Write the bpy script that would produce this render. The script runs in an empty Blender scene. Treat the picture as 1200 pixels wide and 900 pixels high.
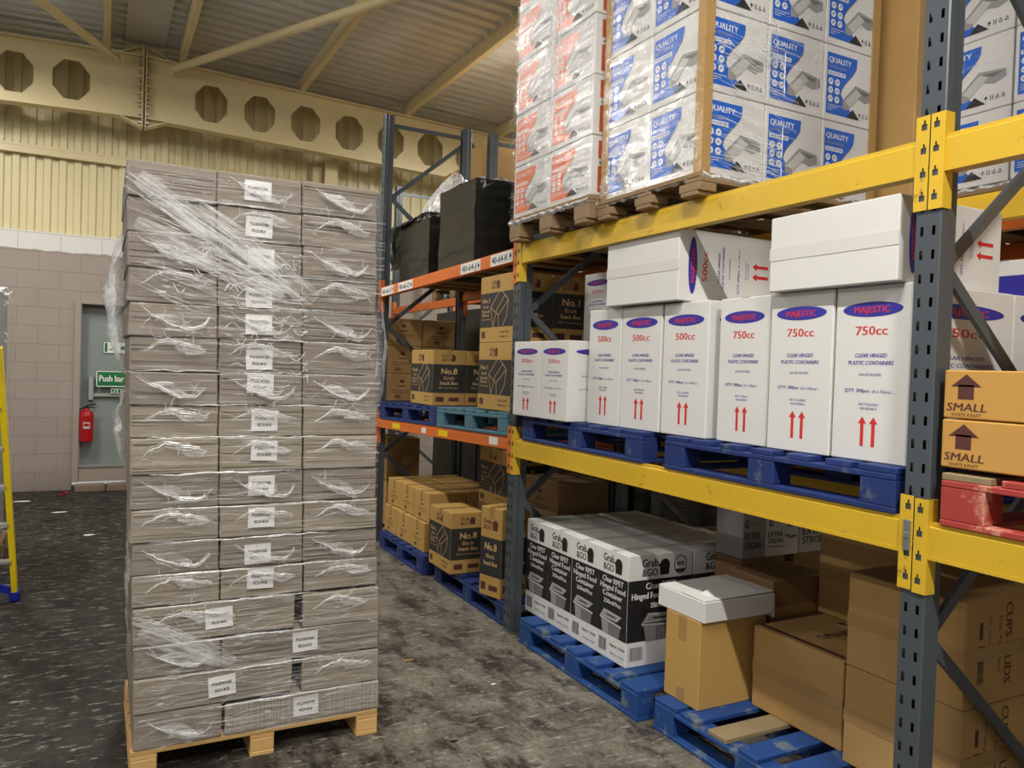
import bpy, bmesh, math, random
from mathutils import Vector, Matrix, noise

random.seed(7)
SC = bpy.context.scene
COL = SC.collection
PI = math.pi

# ------------------------------------------------------------------ materials
def lin(c):
    c = c / 255.0
    return c / 12.92 if c <= 0.04045 else ((c + 0.055) / 1.055) ** 2.4

def rgb(r, g, b):
    return (lin(r), lin(g), lin(b), 1.0)

class NT:
    def __init__(s, name):
        s.m = bpy.data.materials.new(name)
        s.m.use_nodes = True
        s.t = s.m.node_tree
        s.n = s.t.nodes
        for x in list(s.n):
            s.n.remove(x)
        s.out = s.n.new('ShaderNodeOutputMaterial')

    def new(s, kind, **kw):
        nd = s.n.new('ShaderNode' + kind)
        for k, v in kw.items():
            if k in nd.inputs:
                s.set(nd, k, v)
            else:
                setattr(nd, k, v)
        return nd

    def set(s, nd, k, v):
        if hasattr(v, 'is_output'):
            s.t.links.new(v, nd.inputs[k])
        else:
            nd.inputs[k].default_value = v

    def coord(s, kind='Object', scale=(1, 1, 1)):
        tc = s.new('TexCoord')
        mp = s.new('Mapping')
        s.t.links.new(tc.outputs[kind], mp.inputs['Vector'])
        mp.inputs['Scale'].default_value = scale
        return mp.outputs['Vector']

    def noise(s, vec, scale, detail=4, rough=0.55):
        nd = s.new('TexNoise')
        s.set(nd, 'Vector', vec)
        nd.inputs['Scale'].default_value = scale
        nd.inputs['Detail'].default_value = detail
        nd.inputs['Roughness'].default_value = rough
        return nd.outputs['Fac']

    def ramp(s, fac, stops):
        nd = s.new('ValToRGB')
        s.set(nd, 'Fac', fac)
        el = nd.color_ramp.elements
        while len(el) > 1:
            el.remove(el[0])
        el[0].position = stops[0][0]
        el[0].color = stops[0][1]
        for p, c in stops[1:]:
            e = el.new(p)
            e.color = c
        return nd.outputs['Color']

    def mix(s, fac, a, b, blend='MIX'):
        nd = s.new('Mix', data_type='RGBA', blend_type=blend)
        for i, v in ((0, fac), (6, a), (7, b)):
            if hasattr(v, 'is_output'):
                s.t.links.new(v, nd.inputs[i])
            else:
                nd.inputs[i].default_value = v
        return nd.outputs[2]

    def math(s, op, a, b=0.0):
        nd = s.new('Math', operation=op)
        for i, v in enumerate((a, b)):
            if hasattr(v, 'is_output'):
                s.t.links.new(v, nd.inputs[i])
            else:
                nd.inputs[i].default_value = v
        return nd.outputs[0]

    def bump(s, h, strength=0.2, dist=0.01):
        nd = s.new('Bump')
        s.set(nd, 'Height', h)
        nd.inputs['Strength'].default_value = strength
        nd.inputs['Distance'].default_value = dist
        return nd.outputs['Normal']

    def done(s, color, rough=0.6, metal=0.0, normal=None, spec=0.5, coat=0.0):
        p = s.new('BsdfPrincipled')
        s.set(p, 'Base Color', color)
        s.set(p, 'Roughness', rough)
        s.set(p, 'Metallic', metal)
        s.set(p, 'Specular IOR Level', spec)
        if coat:
            p.inputs['Coat Weight'].default_value = coat
        if normal is not None:
            s.set(p, 'Normal', normal)
        s.t.links.new(p.outputs[0], s.out.inputs['Surface'])
        return s.m

def scale_rgb(c, k):
    return (min(c[0] * k, 1), min(c[1] * k, 1), min(c[2] * k, 1), 1)

def plain(name, c, rough=0.6, metal=0.0, spec=0.5, var=0.12, nscale=6.0, bump=0.0, coat=0.0):
    t = NT(name)
    v = t.coord('Object')
    f = t.noise(v, nscale, 5)
    col = t.mix(f, scale_rgb(c, 1 - var), scale_rgb(c, 1 + var))
    nm = t.bump(t.noise(v, nscale * 8, 3), bump, 0.004) if bump else None
    return t.done(col, rough, metal, nm, spec, coat)

def painted(name, c, chip, rough=0.42, amount=0.62, nscale=9.0, metal=0.0, wear=0.85):
    """enamel or stain that has chipped and scuffed"""
    t = NT(name)
    v = t.coord('Object')
    oi = t.new('ObjectInfo')
    big = t.noise(v, 3.0, 5)
    base = t.mix(big, scale_rgb(c, 0.82), scale_rgb(c, 1.15))
    base = t.mix(t.math('MULTIPLY', oi.outputs['Random'], 0.22), base, scale_rgb(c, 0.6))
    s = t.noise(v, nscale, 8, 0.7)
    mask = t.ramp(s, [(amount, (0, 0, 0, 1)), (amount + 0.06, (wear, wear, wear, 1))])
    col = t.mix(mask, base, chip)
    nm = t.bump(s, 0.15, 0.003)
    return t.done(col, rough, metal, nm)

def wood(name, c1, c2, axis=0, rough=0.75):
    t = NT(name)
    sc = [14, 14, 14]
    sc[axis] = 1.2
    v = t.coord('Object', sc)
    f = t.noise(v, 2.2, 6, 0.62)
    oi = t.new('ObjectInfo')
    col = t.mix(f, c1, c2)
    col = t.mix(t.math('MULTIPLY', oi.outputs['Random'], 0.35), col, scale_rgb(c1, 0.62))
    return t.done(col, rough, 0, t.bump(f, 0.3, 0.003))

def card(name, c, var=0.08):
    t = NT(name)
    v = t.coord('Object')
    oi = t.new('ObjectInfo')
    f = t.noise(v, 3.2, 4)
    fine = t.noise(t.coord('Object', (1, 1, 14)), 16, 3)
    col = t.mix(f, scale_rgb(c, 1 - var), scale_rgb(c, 1 + var))
    col = t.mix(t.math('MULTIPLY', oi.outputs['Random'], 0.18), col, scale_rgb(c, 0.78))
    return t.done(col, 0.72, 0, t.bump(fine, 0.06, 0.003), 0.3)

M = {}
M['white_card'] = card('white_cardboard', rgb(218, 216, 212), 0.03)
M['brown_card'] = card('brown_cardboard', rgb(168, 132, 82))
M['tan_card'] = card('tan_cardboard', rgb(186, 148, 84))
M['kraft_card'] = card('kraft_cardboard', rgb(178, 142, 88))
M['dull_card'] = card('dull_cardboard', rgb(140, 109, 76))
M['orange_card'] = card('golden_cardboard', rgb(196, 148, 76))
M['tape'] = plain('brown_packing_tape', rgb(164, 130, 82), 0.25, var=0.05)
M['clear_tape'] = plain('clear_packing_tape', rgb(214, 211, 205), 0.25, var=0.03)
M['seam'] = plain('carton_seam', rgb(70, 52, 34), 0.9)
M['white_seam'] = plain('white_carton_seam', rgb(128, 120, 110), 0.9)
M['ink_black'] = plain('black_ink', rgb(26, 25, 26), 0.55, var=0.05)
M['ink_dark'] = plain('dark_print_panel', rgb(44, 43, 42), 0.6, var=0.06)
M['ink_white'] = plain('white_ink', rgb(226, 226, 222), 0.6, var=0.03)
M['ink_red'] = plain('red_ink', rgb(206, 44, 40), 0.6, var=0.04)
M['ink_navy'] = plain('navy_ink', rgb(50, 46, 150), 0.5, var=0.05)
M['ink_brown'] = plain('brown_ink', rgb(84, 42, 36), 0.7, var=0.05)
M['ink_blue'] = plain('blue_ink', rgb(34, 96, 196), 0.45, var=0.05)
M['ink_orange'] = plain('orange_ink', rgb(230, 108, 44), 0.45, var=0.05)
M['ink_rust'] = plain('rust_ink', rgb(190, 84, 44), 0.45, var=0.05)
M['ink_gray'] = plain('grey_ink', rgb(150, 148, 146), 0.55, var=0.08)
M['ink_mid'] = plain('mid_grey_ink', rgb(112, 110, 110), 0.55, var=0.08)
M['ink_light'] = plain('light_grey_ink', rgb(190, 189, 186), 0.55, var=0.05)
M['ink_tan'] = plain('tan_ink', rgb(206, 168, 110), 0.6, var=0.05)
M['paper'] = plain('white_paper', rgb(226, 224, 222), 0.6, var=0.03)
M['blue_paint'] = painted('blue_pallet_paint', rgb(24, 68, 132), rgb(104, 116, 118), 0.65, 0.55, 7)
M['navy_paint'] = painted('deep_blue_pallet_paint', rgb(22, 46, 106), rgb(78, 92, 108), 0.65, 0.58, 8)
M['teal_paint'] = painted('faded_blue_pallet_paint', rgb(72, 116, 134), rgb(120, 110, 92), 0.65, 0.57, 8)
M['red_paint'] = painted('red_pallet_paint', rgb(168, 60, 52), rgb(206, 146, 124), 0.6, 0.54, 6)
M['raw_board'] = wood('bare_board', rgb(164, 142, 100), rgb(120, 110, 88), 0)
M['pine_x'] = wood('pale_pine', rgb(222, 184, 122), rgb(196, 150, 84), 0)
M['old_wood'] = wood('weathered_wood', rgb(164, 136, 98), rgb(108, 84, 58), 1)
M['yellow'] = painted('yellow_enamel', rgb(216, 176, 44), rgb(112, 92, 44), 0.45, 0.61, 12, wear=0.75)
M['orange'] = painted('orange_enamel', rgb(216, 112, 44), rgb(120, 66, 34), 0.45, 0.61, 12, wear=0.75)
M['steel'] = painted('grey_blue_enamel', rgb(84, 90, 96), rgb(140, 142, 140), 0.36, 0.69, 14, 0.25)
M['galv'] = plain('galvanised_steel', rgb(170, 172, 168), 0.35, 0.8, var=0.15, nscale=20)
M['cream'] = plain('cream_paint', rgb(216, 200, 154), 0.42, var=0.06, nscale=3)
M['black_film'] = None
M['black_plastic'] = plain('black_plastic', rgb(20, 20, 21), 0.35)
M['ladder_yellow'] = plain('yellow_fibreglass', rgb(236, 208, 20), 0.4, var=0.06)
M['ladder_blue'] = plain('blue_plastic', rgb(22, 36, 150), 0.4)
M['alu'] = plain('aluminium', rgb(196, 196, 194), 0.35, 0.85)
M['ext_red'] = plain('extinguisher_red', rgb(170, 18, 22), 0.28, var=0.05)
M['door_gray'] = plain('door_grey_paint', rgb(132, 142, 138), 0.45, var=0.06, nscale=2)
M['frame_taupe'] = plain('door_frame_paint', rgb(158, 147, 136), 0.5, var=0.05, nscale=3)
M['sign_green'] = plain('sign_green', rgb(0, 108, 52), 0.4, var=0.03)
M['brick'] = plain('old_brick', rgb(128, 112, 92), 0.9, var=0.25, nscale=14, bump=0.4)
M['litter_red'] = plain('crumpled_red_wrapper', rgb(190, 60, 56), 0.4, var=0.2, nscale=30)
M['lamp_body'] = plain('lamp_body', rgb(206, 204, 196), 0.45)
M['slot_shade_scrap'] = plain('slot_shade_and_scrap', rgb(16, 15, 15), 0.9)  # painted shade behind the upright slots, also one dark scrap

# pizza bundles: edges of stacked flat corrugated boxes
def bundle_mat(name, c1, c2, c3, lines, line_c):
    t = NT(name)
    v = t.coord('Object', (1, 1, 1))
    sep = t.new('SeparateXYZ')
    t.set(sep, 'Vector', v)
    wob = t.noise(t.coord('Object', (5, 5, 30)), 1.0, 3)
    z = t.math('ADD', t.math('MULTIPLY', sep.outputs['Z'], 210.0), t.math('MULTIPLY', wob, 1.6))
    w = t.new('TexNoise', noise_dimensions='1D')
    t.set(w, 'W', z)
    w.inputs['Scale'].default_value = 1.0
    w.inputs['Detail'].default_value = 1.0
    line = w.outputs['Fac']
    oi = t.new('ObjectInfo')
    base = t.mix(t.noise(v, 4, 3), c1, c2)
    base = t.mix(t.math('MULTIPLY', oi.outputs['Random'], 0.35), base, c3)
    dark = t.ramp(line, [(0.36, (1, 1, 1, 1)), (0.5, (0, 0, 0, 1))])
    col = t.mix(t.math('MULTIPLY', dark, lines), base, line_c)
    return t.done(col, 0.75, 0, t.bump(line, 0.35 * lines + .1, 0.003), 0.3)
M['bundle'] = bundle_mat('stacked_corrugated_edges', rgb(152, 142, 128), rgb(171, 161, 145), rgb(138, 129, 117), .40, rgb(110, 101, 90))
M['bundle_dark'] = bundle_mat('folded_box_edges', rgb(138, 128, 117), rgb(156, 146, 134), rgb(124, 115, 105), .22, rgb(98, 90, 81))

def flute_mat():
    t = NT('fluted_corrugated_edges')
    sep = t.new('SeparateXYZ')
    t.set(sep, 'Vector', t.coord('Object'))
    w = t.new('TexNoise', noise_dimensions='1D')
    t.set(w, 'W', t.math('MULTIPLY', sep.outputs['X'], 190.0))
    w.inputs['Scale'].default_value = 1.0
    line = w.outputs['Fac']
    col = t.mix(t.ramp(line, [(0.35, (1, 1, 1, 1)), (0.55, (0, 0, 0, 1))]), rgb(172, 164, 152), rgb(132, 124, 113))
    return t.done(col, 0.75, 0, t.bump(line, 0.3, 0.003), 0.3)
M['flute'] = flute_mat()

def film_mat(name, tint, base, amp, rough, bump=0.5, scale=(3, 3, 26)):
    t = NT(name)
    v = t.coord('Object', scale)
    n1 = t.noise(v, 1.0, 6, 0.65)
    n2 = t.noise(t.coord('Object', (9, 9, 9)), 1.0, 4, 0.6)
    nm = t.bump(t.math('ADD', n1, t.math('MULTIPLY', n2, 0.6)), bump, 0.02)
    lw = t.new('LayerWeight')
    lw.inputs['Blend'].default_value = 0.25
    t.set(lw, 'Normal', nm)
    fac = t.math('MINIMUM', t.math('ADD', base, t.math('MULTIPLY', lw.outputs['Fresnel'], amp)), 0.24)
    fac = t.math('MULTIPLY', fac, t.ramp(n1, [(0.44, (0.10, 0.10, 0.10, 1)), (0.62, (1, 1, 1, 1))]))
    tr = t.new('BsdfTransparent')
    tr.inputs['Color'].default_value = tint
    gl = t.new('BsdfGlossy')
    gl.inputs['Color'].default_value = (0.95, 0.95, 0.95, 1)
    gl.inputs['Roughness'].default_value = rough
    t.set(gl, 'Normal', nm)
    mx = t.new('MixShader')
    t.set(mx, 0, fac)
    t.t.links.new(tr.outputs[0], mx.inputs[1])
    t.t.links.new(gl.outputs[0], mx.inputs[2])
    t.t.links.new(mx.outputs[0], t.out.inputs['Surface'])
    return t.m

M['film'] = film_mat('clear_stretch_film', (0.98, 0.98, 0.98, 1), 0.015, 0.22, 0.13, 0.6, (3, 3, 22))
M['film_heavy'] = film_mat('layered_stretch_film', (0.97, 0.97, 0.98, 1), 0.02, 0.25, 0.12, 0.7, (2, 2, 30))

def strand_mat(name, fac, c=(0.86, 0.86, 0.86, 1)):
    t = NT(name)
    tr = t.new('BsdfTransparent')
    p = t.new('BsdfPrincipled')
    p.inputs['Base Color'].default_value = c
    p.inputs['Roughness'].default_value = 0.28
    p.inputs['Specular IOR Level'].default_value = 0.8
    n = t.noise(t.coord('Object'), 45, 3)
    f = t.math('MULTIPLY', t.ramp(n, [(0.3, (0.35, 0.35, 0.35, 1)), (0.62, (1, 1, 1, 1))]), fac)
    mx = t.new('MixShader')
    t.set(mx, 0, f)
    t.t.links.new(tr.outputs[0], mx.inputs[1])
    t.t.links.new(p.outputs[0], mx.inputs[2])
    t.t.links.new(mx.outputs[0], t.out.inputs['Surface'])
    return t.m
M['strand'] = strand_mat('gathered_film', 0.72)
M['strand_thin'] = strand_mat('thinly_gathered_film', 0.42)

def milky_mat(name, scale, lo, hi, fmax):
    """bunched film pleats along its own x axis, specular streaks painted in as white"""
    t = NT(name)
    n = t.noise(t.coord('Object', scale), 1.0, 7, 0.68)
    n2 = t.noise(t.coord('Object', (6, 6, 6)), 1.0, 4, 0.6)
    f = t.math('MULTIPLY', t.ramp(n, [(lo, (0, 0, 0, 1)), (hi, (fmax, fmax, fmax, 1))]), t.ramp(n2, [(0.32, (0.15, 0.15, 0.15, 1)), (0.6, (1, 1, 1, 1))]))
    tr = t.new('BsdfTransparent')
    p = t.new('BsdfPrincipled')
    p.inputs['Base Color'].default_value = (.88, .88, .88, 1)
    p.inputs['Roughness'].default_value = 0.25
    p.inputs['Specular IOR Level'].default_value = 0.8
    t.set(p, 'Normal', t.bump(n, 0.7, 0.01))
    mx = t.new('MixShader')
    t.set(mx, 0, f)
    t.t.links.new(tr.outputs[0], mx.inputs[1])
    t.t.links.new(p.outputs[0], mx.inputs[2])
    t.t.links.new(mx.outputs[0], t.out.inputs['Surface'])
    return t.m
M['pleats'] = milky_mat('fine_film_pleats_and_glare', (3.0, 3.0, 80), 0.52, 0.72, 0.8)  # real pleats, with glossy streaks of the film painted in white
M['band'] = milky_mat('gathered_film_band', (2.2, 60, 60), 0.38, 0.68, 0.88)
M['painted_glints'] = milky_mat('painted_film_glints', (16, 16, 70), 0.56, 0.68, 0.85)  # white flecks painted on as the glints of creased film
M['pleats_long'] = milky_mat('long_film_pleats_and_glare', (1.6, 1.6, 55), 0.53, 0.70, 0.7)

def black_film_mat():
    t = NT('black_stretch_film')
    n = t.noise(t.coord('Object', (3, 3, 30)), 1.0, 5, 0.65)
    nm = t.bump(n, 0.5, 0.012)
    col = t.mix(n, rgb(20, 20, 18), rgb(44, 42, 36))
    return t.done(col, 0.32, 0, nm, 0.5)
M['black_film'] = black_film_mat()

def floor_mat():
    t = NT('scuffed_concrete')
    v = t.coord('Object')
    big = t.noise(v, 0.6, 6, 0.6)
    mid = t.noise(t.coord('Object', (1.3, 1.0, 1)), 3.2, 10, 0.72)
    fine = t.noise(v, 34, 8, 0.75)
    patch = t.noise(t.coord('Object', (2.2, 1.0, 1)), 2.6, 12, 0.74)
    smear = t.noise(t.coord('Object', (1.0, 3.4, 1)), 2.2, 12, 0.78)
    c = t.mix(t.ramp(mid, [(0.36, (0, 0, 0, 1)), (0.60, (1, 1, 1, 1))]), rgb(70, 65, 58), rgb(136, 129, 116))
    c = t.mix(t.ramp(fine, [(0.35, (0.55, 0.55, 0.55, 1)), (0.55, (0, 0, 0, 1))]), c, rgb(70, 65, 58))
    c = t.mix(t.ramp(patch, [(0.50, (0, 0, 0, 1)), (0.60, (0.9, 0.9, 0.9, 1))]), c, t.mix(fine, rgb(22, 20, 18), rgb(64, 59, 53)))
    c = t.mix(t.ramp(smear, [(0.56, (0, 0, 0, 1)), (0.64, (0.7, 0.7, 0.7, 1))]), c, rgb(48, 44, 40))
    sep = t.new('SeparateXYZ')
    t.set(sep, 'Vector', v)
    dark_left = t.math('ADD', t.math('MULTIPLY', sep.outputs['X'], -0.5), t.math('MULTIPLY', patch, 1.6))  # floor colour gets darker towards the left, broken up by noise
    gm = t.ramp(dark_left, [(0.12, (0, 0, 0, 1)), (0.55, (0.95, 0.95, 0.95, 1))])
    c = t.mix(gm, c, t.mix(t.ramp(mid, [(0.4, (0, 0, 0, 1)), (0.6, (1, 1, 1, 1))]), rgb(14, 12, 10), rgb(40, 35, 30)))
    spots = t.noise(t.coord('Object', (2.5, 7, 1)), 3.4, 10, 0.78)
    c = t.mix(t.ramp(spots, [(0.55, (0, 0, 0, 1)), (0.63, (0.8, 0.8, 0.8, 1))]), c, rgb(168, 162, 150))
    chips = t.noise(t.coord('Object', (1, 1.6, 1)), 19, 5, 0.6)
    c = t.mix(t.ramp(chips, [(0.68, (0, 0, 0, 1)), (0.71, (0.9, 0.9, 0.9, 1))]), c, rgb(26, 24, 22))
    rg = t.ramp(patch, [(0.35, (0.7, 0.7, 0.7, 1)), (0.62, (0.48, 0.48, 0.48, 1))])
    h = t.math('ADD', t.math('MULTIPLY', fine, 0.5), t.math('ADD', patch, smear))
    return t.done(c, rg, 0, t.bump(h, 0.6, 0.012), 0.28)
M['floor'] = floor_mat()

def block_mat():
    t = NT('painted_blockwork')
    v = t.coord('Object')
    sep = t.new('SeparateXYZ')
    t.set(sep, 'Vector', v)
    comb = t.new('CombineXYZ')
    t.set(comb, 'X', sep.outputs['X'])
    t.set(comb, 'Y', sep.outputs['Z'])
    br = t.new('TexBrick')
    t.set(br, 'Vector', comb.outputs[0])
    br.inputs['Scale'].default_value = 1.0
    br.inputs['Brick Width'].default_value = 0.45
    br.inputs['Row Height'].default_value = 0.225
    br.inputs['Mortar Size'].default_value = 0.006
    br.inputs['Mortar Smooth'].default_value = 0.3
    m = br.outputs['Fac']
    n = t.noise(v, 2.2, 5)
    taupe = t.mix(n, rgb(152, 140, 131), rgb(166, 153, 143))
    edge = t.math('ADD', sep.outputs['Z'], t.math('MULTIPLY', t.noise(v, 4.5, 6), 0.10))
    white = t.ramp(t.math('SUBTRACT', edge, 2.99), [(0.0, (0, 0, 0, 1)), (0.015, (1, 1, 1, 1))])
    c = t.mix(white, taupe, rgb(222, 220, 214))
    c = t.mix(t.math('MULTIPLY', m, 0.30), c, rgb(112, 102, 94))
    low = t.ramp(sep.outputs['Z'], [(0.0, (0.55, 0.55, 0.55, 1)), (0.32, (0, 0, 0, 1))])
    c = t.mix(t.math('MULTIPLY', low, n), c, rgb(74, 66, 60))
    bh = t.math('SUBTRACT', t.math('MULTIPLY', t.noise(v, 40, 3), 0.3), m)
    return t.done(c, 0.55, 0, t.bump(bh, 0.5, 0.008), 0.35)
M['block'] = block_mat()

def clad_mat():
    t = NT('cream_cladding')
    v = t.coord('Object', (1, 1, 0.25))
    n = t.noise(v, 3, 5)
    return t.done(t.mix(n, rgb(208, 196, 150), rgb(226, 214, 170)), 0.42, 0, None, 0.5)
M['clad'] = clad_mat()

def roof_mat():
    t = NT('grey_roof_sheet')
    v = t.coord('Object')
    n = t.noise(v, 1.5, 5)
    return t.done(t.mix(n, rgb(190, 190, 185), rgb(206, 206, 201)), 0.5, 0, None, 0.4)
M['roof'] = roof_mat()

def emit(name, c, s):
    t = NT(name)
    e = t.new('Emission')
    e.inputs['Color'].default_value = c
    e.inputs['Strength'].default_value = s
    t.t.links.new(e.outputs[0], t.out.inputs['Surface'])
    return t.m
M['lamp_glow'] = emit('lamp_diffuser', (1.0, 0.97, 0.91, 1), 46.0)

# ------------------------------------------------------------------ mesh building
class MB:
    """collects polygons of several materials, then becomes one mesh"""
    def __init__(s):
        s.v = []
        s.f = []
        s.fm = []
        s.mats = []
        s.smooth = False

    def mi(s, m):
        m = M[m] if isinstance(m, str) else m
        if m not in s.mats:
            s.mats.append(m)
        return s.mats.index(m)

    def poly(s, pts, m):
        b = len(s.v)
        s.v.extend([tuple(p) for p in pts])
        s.f.append(tuple(range(b, b + len(pts))))
        s.fm.append(s.mi(m))

    def raw(s, verts, faces, m):
        b = len(s.v)
        s.v.extend([tuple(p) for p in verts])
        k = s.mi(m)
        for f in faces:
            s.f.append(tuple(b + i for i in f))
            s.fm.append(k)

    def box(s, x0, x1, y0, y1, z0, z1, m, ch=0.0, jit=0.0, rnd=None):
        """box with chamfered edges"""
        if ch <= 0:
            vs = [(x, y, z) for x in (x0, x1) for y in (y0, y1) for z in (z0, z1)]
            fs = [(0, 1, 3, 2), (4, 6, 7, 5), (0, 4, 5, 1), (2, 3, 7, 6), (0, 2, 6, 4), (1, 5, 7, 3)]
            s.raw(vs, fs, m)
            return
        r = rnd or random
        X, Y, Z = (x0, x1), (y0, y1), (z0, z1)
        vs = []
        idx = {}
        for i in (0, 1):
            for j in (0, 1):
                for k in (0, 1):
                    jx, jy, jz = ((r.uniform(-jit, jit) for _ in range(3)) if jit else (0, 0, 0))
                    px, py, pz = X[i] + jx, Y[j] + jy, Z[k] + (jz if k else 0)
                    sx, sy, sz = (ch if i == 0 else -ch), (ch if j == 0 else -ch), (ch if k == 0 else -ch)
                    idx[(i, j, k, 0)] = len(vs); vs.append((px, py + sy, pz + sz))
                    idx[(i, j, k, 1)] = len(vs); vs.append((px + sx, py, pz + sz))
                    idx[(i, j, k, 2)] = len(vs); vs.append((px + sx, py + sy, pz))
        fs = []
        fs.append([idx[(0, a, b, 0)] for a, b in ((0, 0), (0, 1), (1, 1), (1, 0))])
        fs.append([idx[(1, a, b, 0)] for a, b in ((0, 0), (1, 0), (1, 1), (0, 1))])
        fs.append([idx[(a, 0, b, 1)] for a, b in ((0, 0), (1, 0), (1, 1), (0, 1))])
        fs.append([idx[(a, 1, b, 1)] for a, b in ((0, 0), (0, 1), (1, 1), (1, 0))])
        fs.append([idx[(a, b, 0, 2)] for a, b in ((0, 0), (0, 1), (1, 1), (1, 0))])
        fs.append([idx[(a, b, 1, 2)] for a, b in ((0, 0), (1, 0), (1, 1), (0, 1))])
        for a in (0, 1):
            for b in (0, 1):
                fs.append([idx[(0, a, b, 1)], idx[(1, a, b, 1)], idx[(1, a, b, 2)], idx[(0, a, b, 2)]])
                fs.append([idx[(a, 0, b, 0)], idx[(a, 1, b, 0)], idx[(a, 1, b, 2)], idx[(a, 0, b, 2)]])
                fs.append([idx[(a, b, 0, 0)], idx[(a, b, 1, 0)], idx[(a, b, 1, 1)], idx[(a, b, 0, 1)]])
        for i in (0, 1):
            for j in (0, 1):
                for k in (0, 1):
                    fs.append([idx[(i, j, k, q)] for q in (0, 1, 2)])
        s.raw(vs, fs, m)

    def tube(s, pts, r, m, n=10, cap=True):
        pts = [Vector(p) for p in pts]
        vs, fs = [], []
        for i, p in enumerate(pts):
            d = (pts[min(i + 1, len(pts) - 1)] - pts[max(i - 1, 0)]).normalized()
            up = Vector((0, 0, 1)) if abs(d.z) < 0.9 else Vector((1, 0, 0))
            a = d.cross(up).normalized()
            b = a.cross(d)
            for k in range(n):
                t = 2 * PI * k / n
                vs.append(p + a * (math.cos(t) * r) + b * (math.sin(t) * r))
        for i in range(len(pts) - 1):
            for k in range(n):
                fs.append((i * n + k, i * n + (k + 1) % n, (i + 1) * n + (k + 1) % n, (i + 1) * n + k))
        if cap:
            fs.append(tuple(range(n)))
            fs.append(tuple((len(pts) - 1) * n + k for k in range(n)))
        s.raw(vs, fs, m)

    def bar(s, a, b, w, t, m, up=(0, 0, 1)):
        """rectangular bar from a to b, w along up-ish axis, t across"""
        a, b = Vector(a), Vector(b)
        d = (b - a).normalized()
        u = Vector(up)
        side = d.cross(u).normalized()
        u2 = side.cross(d).normalized()
        vs = []
        for p in (a, b):
            for i, j in ((-1, -1), (1, -1), (1, 1), (-1, 1)):
                vs.append(p + side * (i * t / 2) + u2 * (j * w / 2))
        fs = [(0, 1, 2, 3), (7, 6, 5, 4)] + [(i, (i + 1) % 4, 4 + (i + 1) % 4, 4 + i) for i in range(4)]
        s.raw(vs, fs, m)

    def lathe(s, prof, c, m, n=20):
        vs, fs = [], []
        for r, z in prof:
            for k in range(n):
                t = 2 * PI * k / n
                vs.append((c[0] + r * math.cos(t), c[1] + r * math.sin(t), c[2] + z))
        for i in range(len(prof) - 1):
            for k in range(n):
                fs.append((i * n + k, i * n + (k + 1) % n, (i + 1) * n + (k + 1) % n, (i + 1) * n + k))
        fs.append(tuple(range(n))[::-1])
        fs.append(tuple((len(prof) - 1) * n + k for k in range(n)))
        s.raw(vs, fs, m)

    def mesh(s, name):
        me = bpy.data.meshes.new(name)
        me.from_pydata(s.v, [], s.f)
        for m in s.mats:
            me.materials.append(m)
        me.polygons.foreach_set('material_index', s.fm)
        if s.smooth:
            me.polygons.foreach_set('use_smooth', [True] * len(s.f))
        bm = bmesh.new()
        bm.from_mesh(me)
        if s.smooth:
            bmesh.ops.remove_doubles(bm, verts=bm.verts, dist=1e-5)
        bmesh.ops.recalc_face_normals(bm, faces=bm.faces)
        bm.to_mesh(me)
        bm.free()
        me.update()
        return me

def link(name, data, parent=None, loc=(0, 0, 0), rot=(0, 0, 0)):
    o = bpy.data.objects.new(name, data)
    COL.objects.link(o)
    o.location = loc
    o.rotation_euler = rot
    if parent is not None:
        o.parent = parent
    return o

def tag(o, label, cat, group=None, kind='thing'):
    o['label'] = label
    o['category'] = cat
    if group:
        o['group'] = group
    if kind:
        o['kind'] = kind
    return o

def thing(name, label, cat, loc=(0, 0, 0), rot=(0, 0, 0), group=None):
    return tag(link(name, None, None, loc, rot), label, cat, group)

def struct(name, data, parent=None):
    o = link(name, data, parent)
    if parent is None:
        o['kind'] = 'structure'
    return o

def copy_tree(o, parent=None):
    c = o.copy()
    COL.objects.link(c)
    if parent is not None:
        c.parent = parent
    for ch in list(o.children):
        copy_tree(ch, c)
    return c

# ------------------------------------------------------------------ printing on faces
_text = {}
def text_geo(body, bold):
    key = body
    if key in _text:
        return _text[key]
    cu = bpy.data.curves.new('lettering', 'FONT')
    cu.body = body
    cu.size = 1.0
    cu.resolution_u = 2
    cu.align_x = 'LEFT'
    ob = bpy.data.objects.new('lettering', cu)
    COL.objects.link(ob)
    dg = bpy.context.evaluated_depsgraph_get()
    me = bpy.data.meshes.new_from_object(ob.evaluated_get(dg))
    vs = [(v.co.x, v.co.y) for v in me.vertices]
    fs = [tuple(p.vertices) for p in me.polygons]
    bpy.data.objects.remove(ob)
    bpy.data.curves.remove(cu)
    bpy.data.meshes.remove(me)
    if not vs:
        vs, fs = [(0, 0)], []
    x0, x1 = min(v[0] for v in vs), max(v[0] for v in vs)
    vs = [(v[0] - x0, v[1]) for v in vs]
    _text[key] = (vs, fs, x1 - x0)
    return _text[key]

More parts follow.
